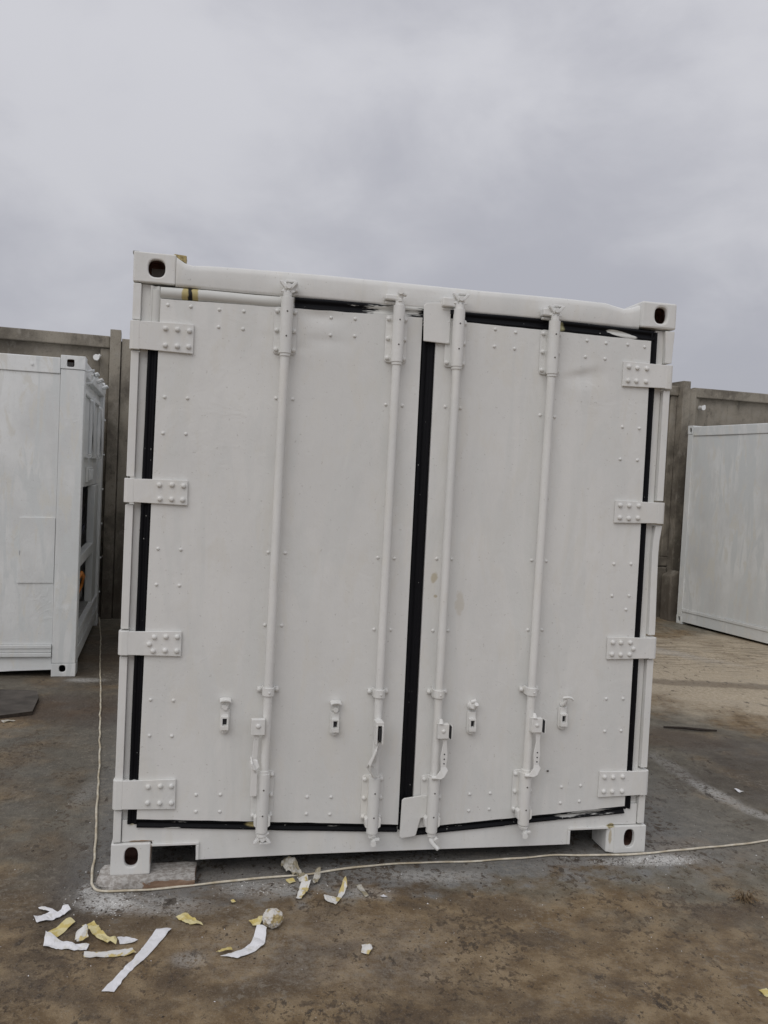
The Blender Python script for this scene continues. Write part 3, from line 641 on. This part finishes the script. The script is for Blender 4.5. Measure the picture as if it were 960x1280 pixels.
def catch(par, x, z0, z1, hooked):
    """handle retainer: rounded back plate, latch block and hooked lip"""
    k = MB(); zc = z0+.052; w = .021
    pl = [(x+w*math.cos(a), z0+w+w*math.sin(a)) for a in [PI+PI*i/8 for i in range(9)]] + [(x+w, z0+.105), (x-w, z0+.105)]
    k.prism(pl, -.016, -.0095)
    k.prism([(a*.75+x*.25, b) for a, b in pl], -.022, -.0162)
    k.box(x-.016, x+.016, -.040, -.0222, z0+.020, z0+.038); k.box(x-.016, x-.009, -.036, -.0222, z0+.0385, z0+.068); k.box(x+.009, x+.016, -.036, -.0222, z0+.0385, z0+.068)
    k.box(x-.0085, x+.0085, -.0225, -.0215, z0+.040, z0+.066, 1); k.box(x-.016, x+.016, -.036, -.0222, z0+.0685, z0+.076)  # first box: dark sheet painted in place of the shaded latch opening
    k.dome(x, -.022, z0+.010, .008, .004, 0, 8, .001)
    zt = z1-.02
    if hooked == 'lip':
        k.box(x-.016, x+.016, -.020, -.0095, zt-.028, zt+.012)
        vs = [];  # curved hood
        for i in range(7):
            a = -PI/2+PI*i/6; X = x+.024*math.sin(a); 
            vs += [(X, -.0095, zt+.012+.006*math.cos(a)), (X, -.044, zt+.006+.008*math.cos(a)), (X, -.044, zt+.000+.008*math.cos(a)), (X, -.0095, zt+.004+.006*math.cos(a))]
        k.add(vs, [(i*4+j, i*4+(j+1) % 4, i*4+4+(j+1) % 4, i*4+4+j) for i in range(6) for j in range(4)] + [(0, 1, 2, 3), (24, 25, 26, 27)])
        k.tube([(x, -.0205, zt-.022), (x, -.034, zt-.022)], [.014, .010], 10)
    elif hooked == 'lug':
        k.tube([(x-.004, -.0095, zt-.01), (x-.004, -.036, zt-.006)], [.020, .013], 10); k.tube([(x+.006, -.020, zt-.02), (x+.010, -.044, zt+.004)], [.013, .010], 10)
        k.tube([(x-.012, -.03, zt+.010), (x+.010, -.03, zt+.016)], .009, 8)
    else:
        k.tube([(x-.004, -.012, zt-.024), (x+.002, -.030, zt-.010), (x+.004, -.034, zt+.008)], [.012, .011, .008], 8)
        k.tube([(x-.012, -.036, zt+.014), (x+.010, -.042, zt+.018), (x+.026, -.046, zt+.016), (x+.036, -.046, zt+.006)], [.006, .007, .006, .004], 8)
    k.build('handle_retainer', ['hard', 'dark'], par, .0014, 1)
gear = [(ld, .628, .617, 'turned_left', 'wide', .152, 'wide', (.443, .596, .752, 'lip')), (ld, 1.108, 1.100, 'edge_on', 'side', .128, 'side', (.917, .580, .738, 'lip')),
        (rd, 1.376, 1.370, 'outward', 'wide', .112, 'claw', (1.541, .576, .738, 'lug')), (rd, 1.820, 1.802, 'outward', 'wide', .136, 'side', (1.979, .594, .752, 'open'))]
for i, (par, xt, xb, hk, ct, zc, cb, ca) in enumerate(gear):
    zt1 = (2.447, 2.455, 2.463, 2.450)[i]; zb0 = (.180, .158, .152, .172)[i]; zb1 = (.432, .402, .396, .411)[i]
    rod(par, xt, xb, zt1+.02, zb0-.02)
    housing(par, xt, xt-.001, 2.215, zt1, True); housing(par, xb, xb-.001, zb0, zb1, False)
    cam_(par, xt+(.002 if i != 1 else 0), zt1+.045, ct, True); cam_(par, xb+.004, zc, cb, False)
    guide(par, xb+(xt-xb)*.3, (.785, .775, .772, .782)[i]); handle(par, xb+(xt-xb)*.2, hk); catch(par, *ca)
# the two overlap plates on the closing edge of the right door
k = MB(); k.prism([(1.222, 2.470), (1.232, 2.484), (1.292, 2.490), (1.345, 2.492), (1.345, 2.314), (1.228, 2.318)], -.026, -.018); k.build('overlap_plate', 'hard', rd, .003)
k = MB(); k.prism([(1.234, .288), (1.244, .296), (1.324, .306), (1.350, .306), (1.350, .205), (1.324, .203), (1.306, .128), (1.298, .122), (1.240, .115), (1.231, .123)], -.026, -.018); k.build('overlap_plate', 'hard', rd, .003)

# ------------------------------------------------------------------ refrigerated container on the left, seen from its long side
T1 = Matrix.Translation((-2.4457, 6.8935, 0)) @ Matrix.Rotation(.252, 4, 'Z')
lc = empty('shipping_container', T1, 'white refrigerated container at the left edge with a square repair patch', 'container')
for x0 in (-.187, -L+.0):
    for yy, mir in ((0, 1), (2.438, -1)):
        for z0, z1 in ((.0, .105), (2.480, 2.588)):
            hx, hz_, hw, hh = (x0+.085, (z0+z1)/2-(.003 if z0 else -.012), .05, .058) if not z0 else (x0+.076, 2.527, .056, .06)
            o = casting(x0, x0+.187, z0, z1, 0, .17, hx, hz_, hw, hh, bool(z0)).build('corner_casting', ['cool', 'rust' if z0 else 'dark'], lc, .004)
            o.matrix_basis = Matrix.Translation((0, yy, 0)) @ Matrix.Diagonal((1, mir, 1, 1))
p = MB(); p.box(-.185, -.003, .006, .16, .107, 2.478); p.build('corner_post', 'cool', lc, .006)
p = MB(); p.box(-.185, -.003, 2.27, 2.432, .107, 2.478)
for zz_ in (.35, .72, 1.09, 1.46, 1.83, 2.2): p.tube([(-.003, 2.40, zz_), (.012, 2.40, zz_)], .010, 8)
p.build('corner_post', 'cool', lc, .006)
for yy in (.006, 2.27): p = MB(); p.box(-L+.003, -L+.185, yy, yy+.16, .107, 2.478); p.build('corner_post', 'cool', lc, .006)
w = MB(); NX, NZ = 120, 44; vs = []
for i in range(NX+1):
    for j in range(NZ+1):
        x = -L+.186+(L-.373)*i/NX; z = .262+(2.436-.262)*j/NZ
        y = .016+.006*noise.noise(Vector((x*1.8, z*1.2, 5)))+.003*noise.noise(Vector((x*5, z*3, 2)))
        y += .006*g2(x, z, -.42, .60, .03, .16)+.005*g2(x+.3*(z-.5), z, -.33, .5, .03, .2)
        vs.append((x, y, z))
w.add(vs, [(i*(NZ+1)+j, (i+1)*(NZ+1)+j, (i+1)*(NZ+1)+j+1, i*(NZ+1)+j+1) for i in range(NX) for j in range(NZ)], 0, True)
w.box(-L+.19, -.19, .03, .09, .25, 2.44)
w.build('side_wall', 'cool', lc)
w = MB(); w.prism([(-.462, .757), (-.190, .760), (-.190, 1.288), (-.458, 1.282)], .0085, .022); w.build('repair_patch', 'cool', lc, .002)
w = MB(); w.box(-L+.19, -.19, 2.35, 2.43, .05, 2.44); w.build('side_wall', 'cool', lc)
w = MB(); w.box(-L+.188, -.188, .004, .10, 2.438, 2.566); w.box(-L+.188, -.188, 2.33, 2.43, 2.438, 2.566)
w.tube([(-.40, .004, 2.50), (-.40, -.006, 2.50)], .010, 10); w.build('top_rail', 'cool', lc, .006)
w = MB(); w.box(-L+.188, -.188, -.004, .03, .228, .260).box(-L+.188, -.188, .001, .03, .196, .226).box(-L+.188, -.188, -.004, .03, .162, .194); w.build('rubbing_strip', 'cool', lc, .004)
w = MB(); NS = 40; vs = []
for i in range(NS+1):
    x = -L+.188+(L-.376)*i/NS; zb = .035+.020*max(0, 1-abs(x+.40)/.3)+.006*noise.noise(Vector((x*5, 0, 0)))
    if x > -.26: zb = .035+.02*(x+.26)/.07
    vs += [(x, .012, zb), (x, .022, .160), (x, .10, .160), (x, .10, zb)]
w.add(vs, [(i*4+j, i*4+(j+1) % 4, i*4+4+(j+1) % 4, i*4+4+j) for i in range(NS) for j in range(4)]+[(0, 1, 2, 3), tuple(NS*4+j for j in range(4))]); w.build('bottom_rail', 'cool', lc)
w = MB(); w.box(-L+.1, -.25, .12, 2.32, .06, .14); w.build('floor', 'dark', lc)
w = MB(); w.box(-L+.1, -.1, .102, 2.328, 2.50, 2.545); w.build('roof', 'cool', lc)
w = MB(); w.box(-L+.004, -L+.06, .17, 2.26, .02, 2.55); w.build('end_wall', 'cool', lc)
# machinery end
w = MB()
w.box(-.12, -.05, .165, 2.265, 1.52, 2.50)
for a, b in ((.35, 1.15), (1.30, 2.10)):
    for q in ((a, a+.04, 1.78, 2.36), (b-.04, b, 1.78, 2.36)): w.box(-.0495, -.022, q[0], q[1], q[2], q[3])
    for q in ((1.78, 1.82), (2.32, 2.36)): w.box(-.0495, -.022, a+.042, b-.042, q[0], q[1])
w.box(-.0495, -.03, .9, 1.5, 1.56, 1.70).box(-.0295, -.012, 1.0, 1.1, 1.58, 1.68).box(-.0295, -.012, 1.2, 1.34, 1.58, 1.68)
w.build('evaporator_panel', 'cool', lc, .006)
w = MB(); w.box(-.10, -.0, .165, 2.265, 2.44, 2.56); w.build('end_header', 'cool', lc, .008)
w = MB()
w.box(-.30, -.27, .165, 1.79, .936, 1.515)
for yy, tl_ in ((.35, .05), (.72, -.04), (1.1, .02), (1.52, .06)): w.tube([(-.14, yy, .94), (-.13, yy+tl_, 1.2), (-.14, yy+tl_*.3, 1.51)], .014, 8)
w.box(-.22, -.12, .9, 1.3, 1.0, 1.34); w.tube([(-.1, .3, 1.1), (-.09, .8, 1.02), (-.1, 1.5, 1.12)], .018, 8)
w.build('condenser_grille', 'blackish', lc)
w = MB(); w.box(-.10, -.03, 1.80, 2.265, .30, 1.515).box(-.10, -.03, .165, 1.795, .84, .935); w.build('control_box', 'cool2', lc, .006)
w = MB(); w.box(-.55, -.50, .165, 1.795, .30, .835); w.build('bay_backing', 'blackish', lc)
w = MB()
w.tube([(-.25, .55, .46), (-.25, 1.55, .46)], .15, 20); w.tube([(-.22, .35, .60), (-.22, .9, .66), (-.2, 1.3, .62)], .03, 10)
w.box(-.45, -.06, .17, 1.79, .30, .34); w.build('compressor', 'greymetal', lc)
for a in (0, .06):
    w = MB(); w.tube([(-.04, .34+a, .74), (-.02, .44+a, .79), (-.01, .56+a, .74), (-.03, .60+a, .66), (-.06, .56+a, .58)], .014, 10); w.build('hose', 'orange', lc)
w = MB(); w.box(-.06, -.01, .165, 2.265, .28, .33); w.box(-.06, -.01, .165, 2.265, .08, .19)
for k_ in range(13): w.box(-.05, -.014, .25+k_*.155, .30+k_*.155, .192, .278)
w.build('end_sill', 'cool', lc, .003)
for yy in (.12, .62, 1.15, 1.85):
    w = MB(); w.tube([(.0, yy, 2.50), (.045, yy, 2.52), (.045, yy+.16, 2.52), (.0, yy+.16, 2.50)], .012, 8) if yy > .2 else w.tube([(-.01, .19, 2.49), (.05, .19, 2.50), (.06, .19, 2.44), (.04, .19, 2.40), (-.01, .19, 2.39)], .013, 8)
    w.build('grab_loop', 'cool', lc)
for a in (0, .5):
    w = MB(); w.tube([(-.02, .8+a*2, 2.30), (.012, .8+a*2, 2.28), (.012, .8+a*2, 1.80), (-.02, .8+a*2, 1.78)], .012, 8)
    w.build('grab_rail', 'cool', lc)

# ------------------------------------------------------------------ container on the right
T2 = Matrix.Translation((3.9136, 11.2201, 0)) @ Matrix.Rotation(.3748, 4, 'Z')
rc = empty('shipping_container', T2, 'plain white container at the right edge, standing on pale sandy ground', 'container')
RT = Matrix.Rotation(-PI/2, 4, 'Z')       # builds in a frame whose x runs towards the camera
def rb(mb, name, mats, bevel=0):
    o = mb.build(name, mats, rc, bevel); o.matrix_basis = RT; return o
for x0 in (0, L-.17):
    for yy, mir in ((0, 1), (2.438, -1)):
        for z0 in (0, 2.478):
            o = rb(casting(x0, x0+(.10 if x0 == 0 else .17), z0, z0+.112, 0, .16, x0+.05, z0+(.062 if z0 == 0 else .050), .038, .066), 'corner_casting', ['cool2', 'dark'], .004)
            o.matrix_basis = RT @ Matrix.Translation((0, yy, 0)) @ Matrix.Diagonal((1, mir, 1, 1))
for x0, x1 in ((.003, .098), (L-.16, L-.005)):
    for yy in (.004, 2.30): rb(MB().box(x0, x1, yy, yy+.13, .114, 2.476), 'corner_post', 'cool2', .004)
w = MB(); vs = []; NX = 90
for i in range(NX+1):
    for j in range(41):
        x = .10+(L-.262)*i/NX; z = .205+(2.452-.205)*j/40; vs.append((x, .014+.007*noise.noise(Vector((x*1.3, z*1.0, 9)))+.002*noise.noise(Vector((x*5, z*4, 3)))+.006*g2(x, z, .35, 1.35, .08, .08), z))
w.add(vs, [(i*41+j, (i+1)*41+j, (i+1)*41+j+1, i*41+j+1) for i in range(NX) for j in range(40)], 0, True); w.box(.1, L-.16, .035, .09, .2, 2.45); rb(w, 'side_wall', 'cool2')
rb(MB().box(.1, L-.165, .002, .10, 2.455, 2.575).box(.1, L-.165, 2.33, 2.43, 2.455, 2.575), 'top_rail', 'cool2', .008)
rb(MB().box(.1, L-.165, .000, .05, .165, .203).box(.1, L-.165, .010, .10, .03, .163), 'bottom_rail', 'cool2', .004)
rb(MB().box(.1, L-.165, 2.34, 2.42, .03, 2.45), 'side_wall', 'cool2')
rb(MB().box(.02, L-.02, .102, 2.328, 2.50, 2.55), 'roof', 'cool2'); rb(MB().box(.1, L-.1, .11, 2.32, .06, .14), 'floor', 'dark')
rb(MB().box(.01, .06, .135, 2.30, .02, 2.498), 'end_wall', 'cool2'); rb(MB().box(L-.06, L-.01, .135, 2.30, .02, 2.498), 'end_wall', 'cool2')

# ------------------------------------------------------------------ small things on the ground
def spline(pts, n=6):
    out = []
    P = [Vector(p) for p in pts]
    for i in range(len(P)-1):
        a, b, c, d = P[max(i-1, 0)], P[i], P[i+1], P[min(i+2, len(P)-1)]
        for k in range(n):
            t = k/n; out.append(.5*((2*b)+(c-a)*t+(2*a-5*b+4*c-d)*t*t+(3*b-a-3*c+d)*t**3))
    return out+[P[-1]]
cp = [(-3.151,9.585),(-2.74,8.4),(-2.401,7.367),(-2.056,6.35),(-1.862,5.751),(-1.561,4.837),(-1.382,4.268),(-1.237,3.817),(-1.165,3.56),(-1.137,3.487),(-1.086,3.450),(-.952,3.473),(-.733,3.530),(-.54,3.587),(-.273,3.658),(-.031,3.752),(.222,3.819),(.517,3.863),(.824,3.931),(1.015,3.947),(1.129,3.954),(1.286,3.972),(1.498,4.042),(1.816,4.158),(2.014,4.245),(2.6,4.5),(3.4,4.7)]
pts = [(p.x+.007*noise.noise(Vector((p.x*9, p.y*9, 0))), p.y+.006*noise.noise(Vector((p.x*7, p.y*7, 5))), gz(p.x, p.y)+.006+.002*abs(noise.noise(Vector((p.x*5, p.y*5, 2))))) for p in spline([(a, b, 0) for a, b in cp], 8)]
cb = MB(); cb.tube(pts, [.0056+.0012*noise.noise(p_*8) for p_ in [Vector(q) for q in pts]], 8, flat=.8)
tag(cb.build('cable', 'cable'), 'long cream cable running along the ground from the wall and round the middle container', 'cable')
# wooden block
bk = MB(); bk.box(-.040, .350, -.052, .10, .000, .050)
o = bk.build('wooden_block', 'wood', None, .006)
me = o.data
bm = bmesh.new(); bm.from_mesh(me); bmesh.ops.subdivide_edges(bm, edges=bm.edges, cuts=7, use_grid_fill=True)
for v in bm.verts:
    q = noise.noise_vector(v.co*16); e_ = 1+2.2*max(0, .10-v.co.x)/.14; v.co += Vector((q.x*.008*e_, q.y*.008*e_, q.z*.004))
    if v.co.x < .05: v.co.y += -.0*v.co.x; v.co.z -= (.05-v.co.x)*.12 if v.co.z > .03 and v.co.y < -.01 else 0
bm.to_mesh(me); bm.free()
o.matrix_world = Matrix.Translation((-1.0719, 3.5183, -.0255)) @ Matrix.Rotation(.185, 4, 'Z')
tag(o, 'paint-dusted brown wooden block under the lower left corner of the middle container', 'block')
# rubble heap of white dust beside it is stain only; scraps of masking paper
def paper(name, poly, mat, label, curl=.006, lift=(), seed=0, cat='scrap', rot=0):
    """a torn scrap: outline in ground metres, own thickness, crumpled and resting on the ground"""
    bm = bmesh.new()
    vs = [bm.verts.new((x, y, 0)) for x, y in poly]; f = bm.faces.new(vs)
    bmesh.ops.triangulate(bm, faces=[f]); 
    for _ in range(3): 
        es = [e for e in bm.edges if e.calc_length() > .014]
        if es: bmesh.ops.subdivide_edges(bm, edges=es, cuts=1); bmesh.ops.triangulate(bm, faces=bm.faces)
    cx_ = sum(p[0] for p in poly)/len(poly); cy_ = sum(p[1] for p in poly)/len(poly)
    for v in bm.verts:
        x, y = v.co.x, v.co.y
        z = curl*abs(noise.noise(Vector((x*22+seed, y*22, 1.5))))*1.6+.0025+curl*.5*abs(noise.noise(Vector((x*60, y*60+seed, 3))))
        for lx, ly, r, hgt in lift: z += hgt*math.exp(-((x-lx)**2+(y-ly)**2)/r**2)
        v.co = Vector((x-cx_+.003*noise.noise(Vector((x*70, y*70, 9))), y-cy_+.003*noise.noise(Vector((x*70, y*70, 2))), z+gz(x, y)))
    me = bpy.data.meshes.new(name); bm.to_mesh(me); bm.free()
    for m in (mat if isinstance(mat, tuple) else (mat,)): me.materials.append(M[m])
    for p in me.polygons: p.use_smooth = False
    o = bpy.data.objects.new(name, me); C.objects.link(o); o.location = (cx_, cy_, 0)
    md = o.modifiers.new('thickness', 'SOLIDIFY'); md.thickness = .0012; md.offset = 1
    tag(o, label, cat, 'torn masking paper scraps in front of the container'); return o
PS = 'paper_scrap'
paper(PS, [(-1.262,3.199),(-1.236,3.164),(-1.183,3.194),(-1.146,3.262),(-1.176,3.298),(-1.187,3.243),(-1.206,3.262),(-1.255,3.285),(-1.275,3.270),(-1.222,3.250),(-1.200,3.232)], 'white_tape', 'forked white scrap farthest to the left of the litter', .010, ((-1.16, 3.28, .03, .02),))
paper(PS, [(-1.169,3.1),(-1.129,3.204),(-1.097,3.177),(-1.124,3.069)], 'yellow_tape', 'plain yellow strip touching the bent white piece', .006, ((-1.11, 3.19, .03, .012),), 2)
paper(PS, [(-1.173,3.088),(-1.106,3.051),(-1.04,3.03),(-.993,3.034),(-.991,2.995),(-1.048,2.994),(-1.107,2.998),(-1.15,3.008)], 'white_tape', 'curved white piece below the plain yellow strip', .008, ((-1.165, 3.07, .03, .015),), 3)
paper(PS, [(-1.061,3.089),(-1.045,3.112),(-1.025,3.118),(-1.020,3.085),(-1.004,3.053),(-1.036,3.03),(-1.05,3.05)], 'mixed_tape', 'small crumpled yellowish bit on the curved white piece', .022, ((-1.03, 3.08, .03, .02),), 4)
paper(PS, [(-1.061,3.152),(-1.033,3.202),(-.99,3.145),(-.965,3.111),(-.899,3.055),(-.894,3.029),(-.943,3.045),(-1.00,3.10),(-1.032,3.133)], 'yellow_tape', 'crinkled yellow wedge pointing at the long white strip', .012, ((-.91, 3.045, .03, .012),), 5)
paper(PS, [(-.995,2.982),(-.93,2.992),(-.846,3.011),(-.833,3.019),(-.805,2.979),(-.83,2.971),(-.942,2.954),(-.985,2.953)], 'mixed_tape', 'yellow strip with a white tip lying level left of the long strip', .006, ((-.81, 2.98, .02, .01),), 6)
paper(PS, [(-.907,3.082),(-.88,3.101),(-.831,3.084),(-.837,3.057),(-.885,3.046)], 'white_tape', 'small plain white scrap behind the long white strip', .006, (), 7)
paper(PS, [(-.784,3.163),(-.728,3.167),(-.765,2.97),(-.798,2.875),(-.815,2.757),(-.857,2.757),(-.832,2.861),(-.806,2.966),(-.797,3.044)], 'white_tape', 'longest straight white paper strip in front of the container', .004, ((-.75, 3.16, .03, .006),), 8)
paper(PS, [(-.735,3.265),(-.703,3.286),(-.659,3.255),(-.617,3.207),(-.668,3.211),(-.72,3.241)], 'yellow_tape', 'leaf-shaped yellow scrap left of the crumpled ball', .012, (), 9)
paper(PS, [(-.447,3.243),(-.411,3.26),(-.392,3.235),(-.4,3.213),(-.426,3.211)], 'yellow_tape', 'tiny yellow scrap touching the crumpled ball', .012, ((-.40, 3.24, .02, .02),), 10)
paper(PS, [(-.509,2.991),(-.441,3.037),(-.413,3.102),(-.409,3.189),(-.369,3.175),(-.363,3.075),(-.405,3.025),(-.445,2.987)], 'white_tape', 'hooked white strip in front of the crumpled ball', .006, ((-.39, 3.18, .03, .022), (-.36, 3.07, .02, .012)), 11)
paper(PS, [(-.529,3.01),(-.505,3.03),(-.482,3.052),(-.472,3.027),(-.515,3.001)], 'yellow_tape', 'small yellow scrap at the left tip of the hooked white strip', .012, (), 12)
paper(PS, [(-.175,3.458),(-.118,3.464),(-.108,3.51),(-.088,3.557),(-.080,3.517),(-.105,3.444),(-.119,3.397),(-.163,3.421)], 'mixed_tape', 'winged pale scrap with a raised yellow tip', .008, ((-.085, 3.55, .04, .05), (-.17, 3.45, .02, .012)), 13)
paper(PS, [(-.045,3.582),(-.02,3.580),(.012,3.495),(.0,3.475),(-.02,3.52)], 'dirty_tape', 'narrow grey-white scrap right of the winged scrap', .006, (), 14)
paper(PS, [(.060,3.491),(.075,3.505),(.090,3.493),(.072,3.478)], 'white_tape', 'tiniest white dot of paper near the narrow scrap', .010, (), 15)
paper(PS, [(-.006,3.106),(.024,3.112),(.036,3.078),(.021,3.049),(-.005,3.052)], 'mixed_tape', 'square half-yellow scrap lying alone on the brown dirt', .012, ((.02, 3.09, .02, .012),), 16)
paper(PS, [(-.546,3.403),(-.535,3.412),(-.522,3.395),(-.536,3.385)], 'yellow_tape', 'tiny yellow speck between the block and the crumpled ball', .008, (), 17)
paper(PS, [(2.135,4.965),(2.16,4.975),(2.180,4.935),(2.15,4.925)], 'white_tape', 'white flake lying right of the middle container', .012, (), 18)
paper(PS, [(1.395,2.935),(1.425,2.945),(1.44,2.905),(1.405,2.895)], 'yellow_tape', 'yellow flake at the lower right edge of the yard', .010, (), 19)
paper(PS, [(-2.47,5.60),(-2.40,5.64),(-2.38,5.62),(-2.44,5.57)], 'dirty_tape', 'pale sliver lying by the dark slab', .008, (), 20)
# tangled scraps over the cable
paper(PS, [(-.379,3.70),(-.350,3.748),(-.318,3.72),(-.282,3.664),(-.259,3.625),(-.262,3.60),(-.285,3.61),(-.32,3.645),(-.35,3.65)], 'dirty_tape', 'greyish torn paper lying over the cable', .030, ((-.34, 3.71, .05, .03),), 21)
paper(PS, [(-.300,3.63),(-.265,3.64),(-.232,3.553),(-.245,3.49),(-.262,3.43),(-.284,3.429),(-.280,3.497),(-.274,3.56)], 'mixed_tape', 'torn strip hanging forward from the greyish paper on the cable', .022, ((-.25, 3.55, .03, .02),), 22)
paper(PS, [(-.232,3.60),(-.222,3.65),(-.205,3.668),(-.198,3.62),(-.212,3.575),(-.225,3.565)], 'dirty_tape', 'curled end piece right of the torn strip on the cable', .022, ((-.21, 3.65, .03, .03),), 23)
paper(PS, [(-.345,3.598),(-.318,3.615),(-.300,3.588),(-.325,3.572)], 'yellow_tape', 'small bright yellow scrap under the greyish torn paper', .010, (), 24)
# crumpled ball
bm = bmesh.new(); bmesh.ops.create_icosphere(bm, subdivisions=4, radius=.039)
for v in bm.verts:
    d = v.co.normalized(); q = noise.voronoi(d*2.6+Vector((3, 1, 2)))[0]
    v.co = d*(.028+.016*q[0]+.010*(q[1]-q[0])+.003*noise.noise(d*9)); v.co.z *= .92
me = bpy.data.meshes.new('paper_ball'); bm.to_mesh(me); bm.free()
tb = tape('crumpled_masking_paper', (.66, .64, .60), (.42, .33, .16), .52); me.materials.append(tb)
o = bpy.data.objects.new('paper_ball', me); C.objects.link(o); o.location = (-.352, 3.225, gz(-.352, 3.225)+.032)
tag(o, 'crumpled ball of masking paper lying behind the hooked white strip', 'paper ball')
# dry tuft, stick, slab, grit
tf = MB()
for i in range(46):
    a = random.uniform(0, 2*PI); r0 = random.uniform(0, .02); r1 = random.uniform(.03, .075); hgt = random.uniform(.0, .035)
    b = a+random.uniform(-.8, .8)
    tf.tube([(r0*math.cos(a), r0*math.sin(a)*.7, .004), ((r0+r1)/2*math.cos((a+b)/2), (r0+r1)/2*math.sin((a+b)/2)*.7, .008+hgt), (r1*math.cos(b), r1*math.sin(b)*.7, .004+hgt*.3)], .0014, 4)
o = tf.build('straw_tuft', 'straw'); o.location = (1.62, 3.59, gz(1.62, 3.59)); tag(o, 'small dry tangle of brown straw on the ground at the right', 'straw')
st = MB(); st.tube([(2.12, 6.20, .012), (2.25, 6.17, .020), (2.36, 6.165, .016), (2.5, 6.17, .012)], [.006, .010, .010, .006], 8)
tag(st.build('stick', 'stem_and_gap_shade'), 'thin dark stick lying on the ground right of the middle container', 'stick')
sl = MB(); sl.prism([(-5.6, 5.4), (-2.56, 5.62), (-2.335, 5.78), (-2.43, 6.12), (-2.52, 6.31), (-2.62, 6.34), (-5.5, 5.6+.45)], 0, .026, axis='z'); sl.m = [0, 0]+[1]*(len(sl.m)-2)  # side faces coloured dark: soil plus the painted shade of the gap beside the slab
o = sl.build('paving_slab', ['slate', 'stem_and_gap_shade']); o.matrix_world = Matrix.Translation((0, 0, .0)) 
o.rotation_euler = (0, 0, 0); o.location = (0, 0, 0)
for v in o.data.vertices: v.co.z += -.004 + .012*max(0, 1-abs(v.co.x+2.4)/.2)
tag(o, 'thin dark slab with a broken edge lying in front of the left container', 'slab')
def grit(name, n, mat, zone, smin, smax, label):
    gmb = MB()
    for _ in range(n):
        x, y = zone(); s = random.uniform(smin, smax)*random.uniform(.5, 1); z = gz(x, y)
        a = random.uniform(0, PI); c, q = math.cos(a)*s, math.sin(a)*s; h_ = s*random.uniform(.3, .8)
        v = [(x+c, y+q, z), (x-q*.7, y+c*.7, z), (x-c, y-q, z), (x+q*.6, y-c*.6, z), (x+c*.2, y+q*.3, z+h_), (x, y, z-.003)]
        gmb.add(v, [(0, 1, 4), (1, 2, 4), (2, 3, 4), (3, 0, 4), (1, 0, 5), (2, 1, 5), (3, 2, 5), (0, 3, 5)])
    o = gmb.build(name, mat); tag(o, label, 'grit', None, 'stuff')
def z_near(): return random.uniform(-1.6, 1.9), random.triangular(2.3, 5.2, 3.4)
def z_all(): return random.uniform(-3, 4.5), random.uniform(2.4, 9)
def z_wall(): 
    u_ = random.uniform(-.2, 2.7); v_ = -abs(random.gauss(.12, .12)); c, q = math.cos(.2056), math.sin(.2056)
    return -1.07+u_*c-v_*q, 3.518+u_*q+v_*c
grit('soil_crumbs', 1500, 'stem_and_gap_shade', lambda: (z_all() if random.random() < .55 else z_near()), .0015, .0075, 'dark crumbs of soil scattered over the yard')
grit('overspray_crumbs', 260, 'fresh', lambda: (random.gauss(-1.02, .10), random.gauss(3.36, .06)) if random.random() < .4 else ((random.gauss(1.33, .13), random.gauss(3.93, .03)) if random.random() < .6 else (random.gauss(-.4, .12), random.gauss(3.54, .04))), .0015, .005, 'pale crumbs of dried paint by the corners of the middle container')
grit('dark_chips', 90, 'stem_and_gap_shade', z_wall, .003, .009, 'dark chips along the foot of the middle container')
grit('paint_flakes', 330, 'white_tape', lambda: (z_near() if random.random() < .7 else z_all()), .0012, .0045, 'tiny pale paint flakes scattered over the yard')
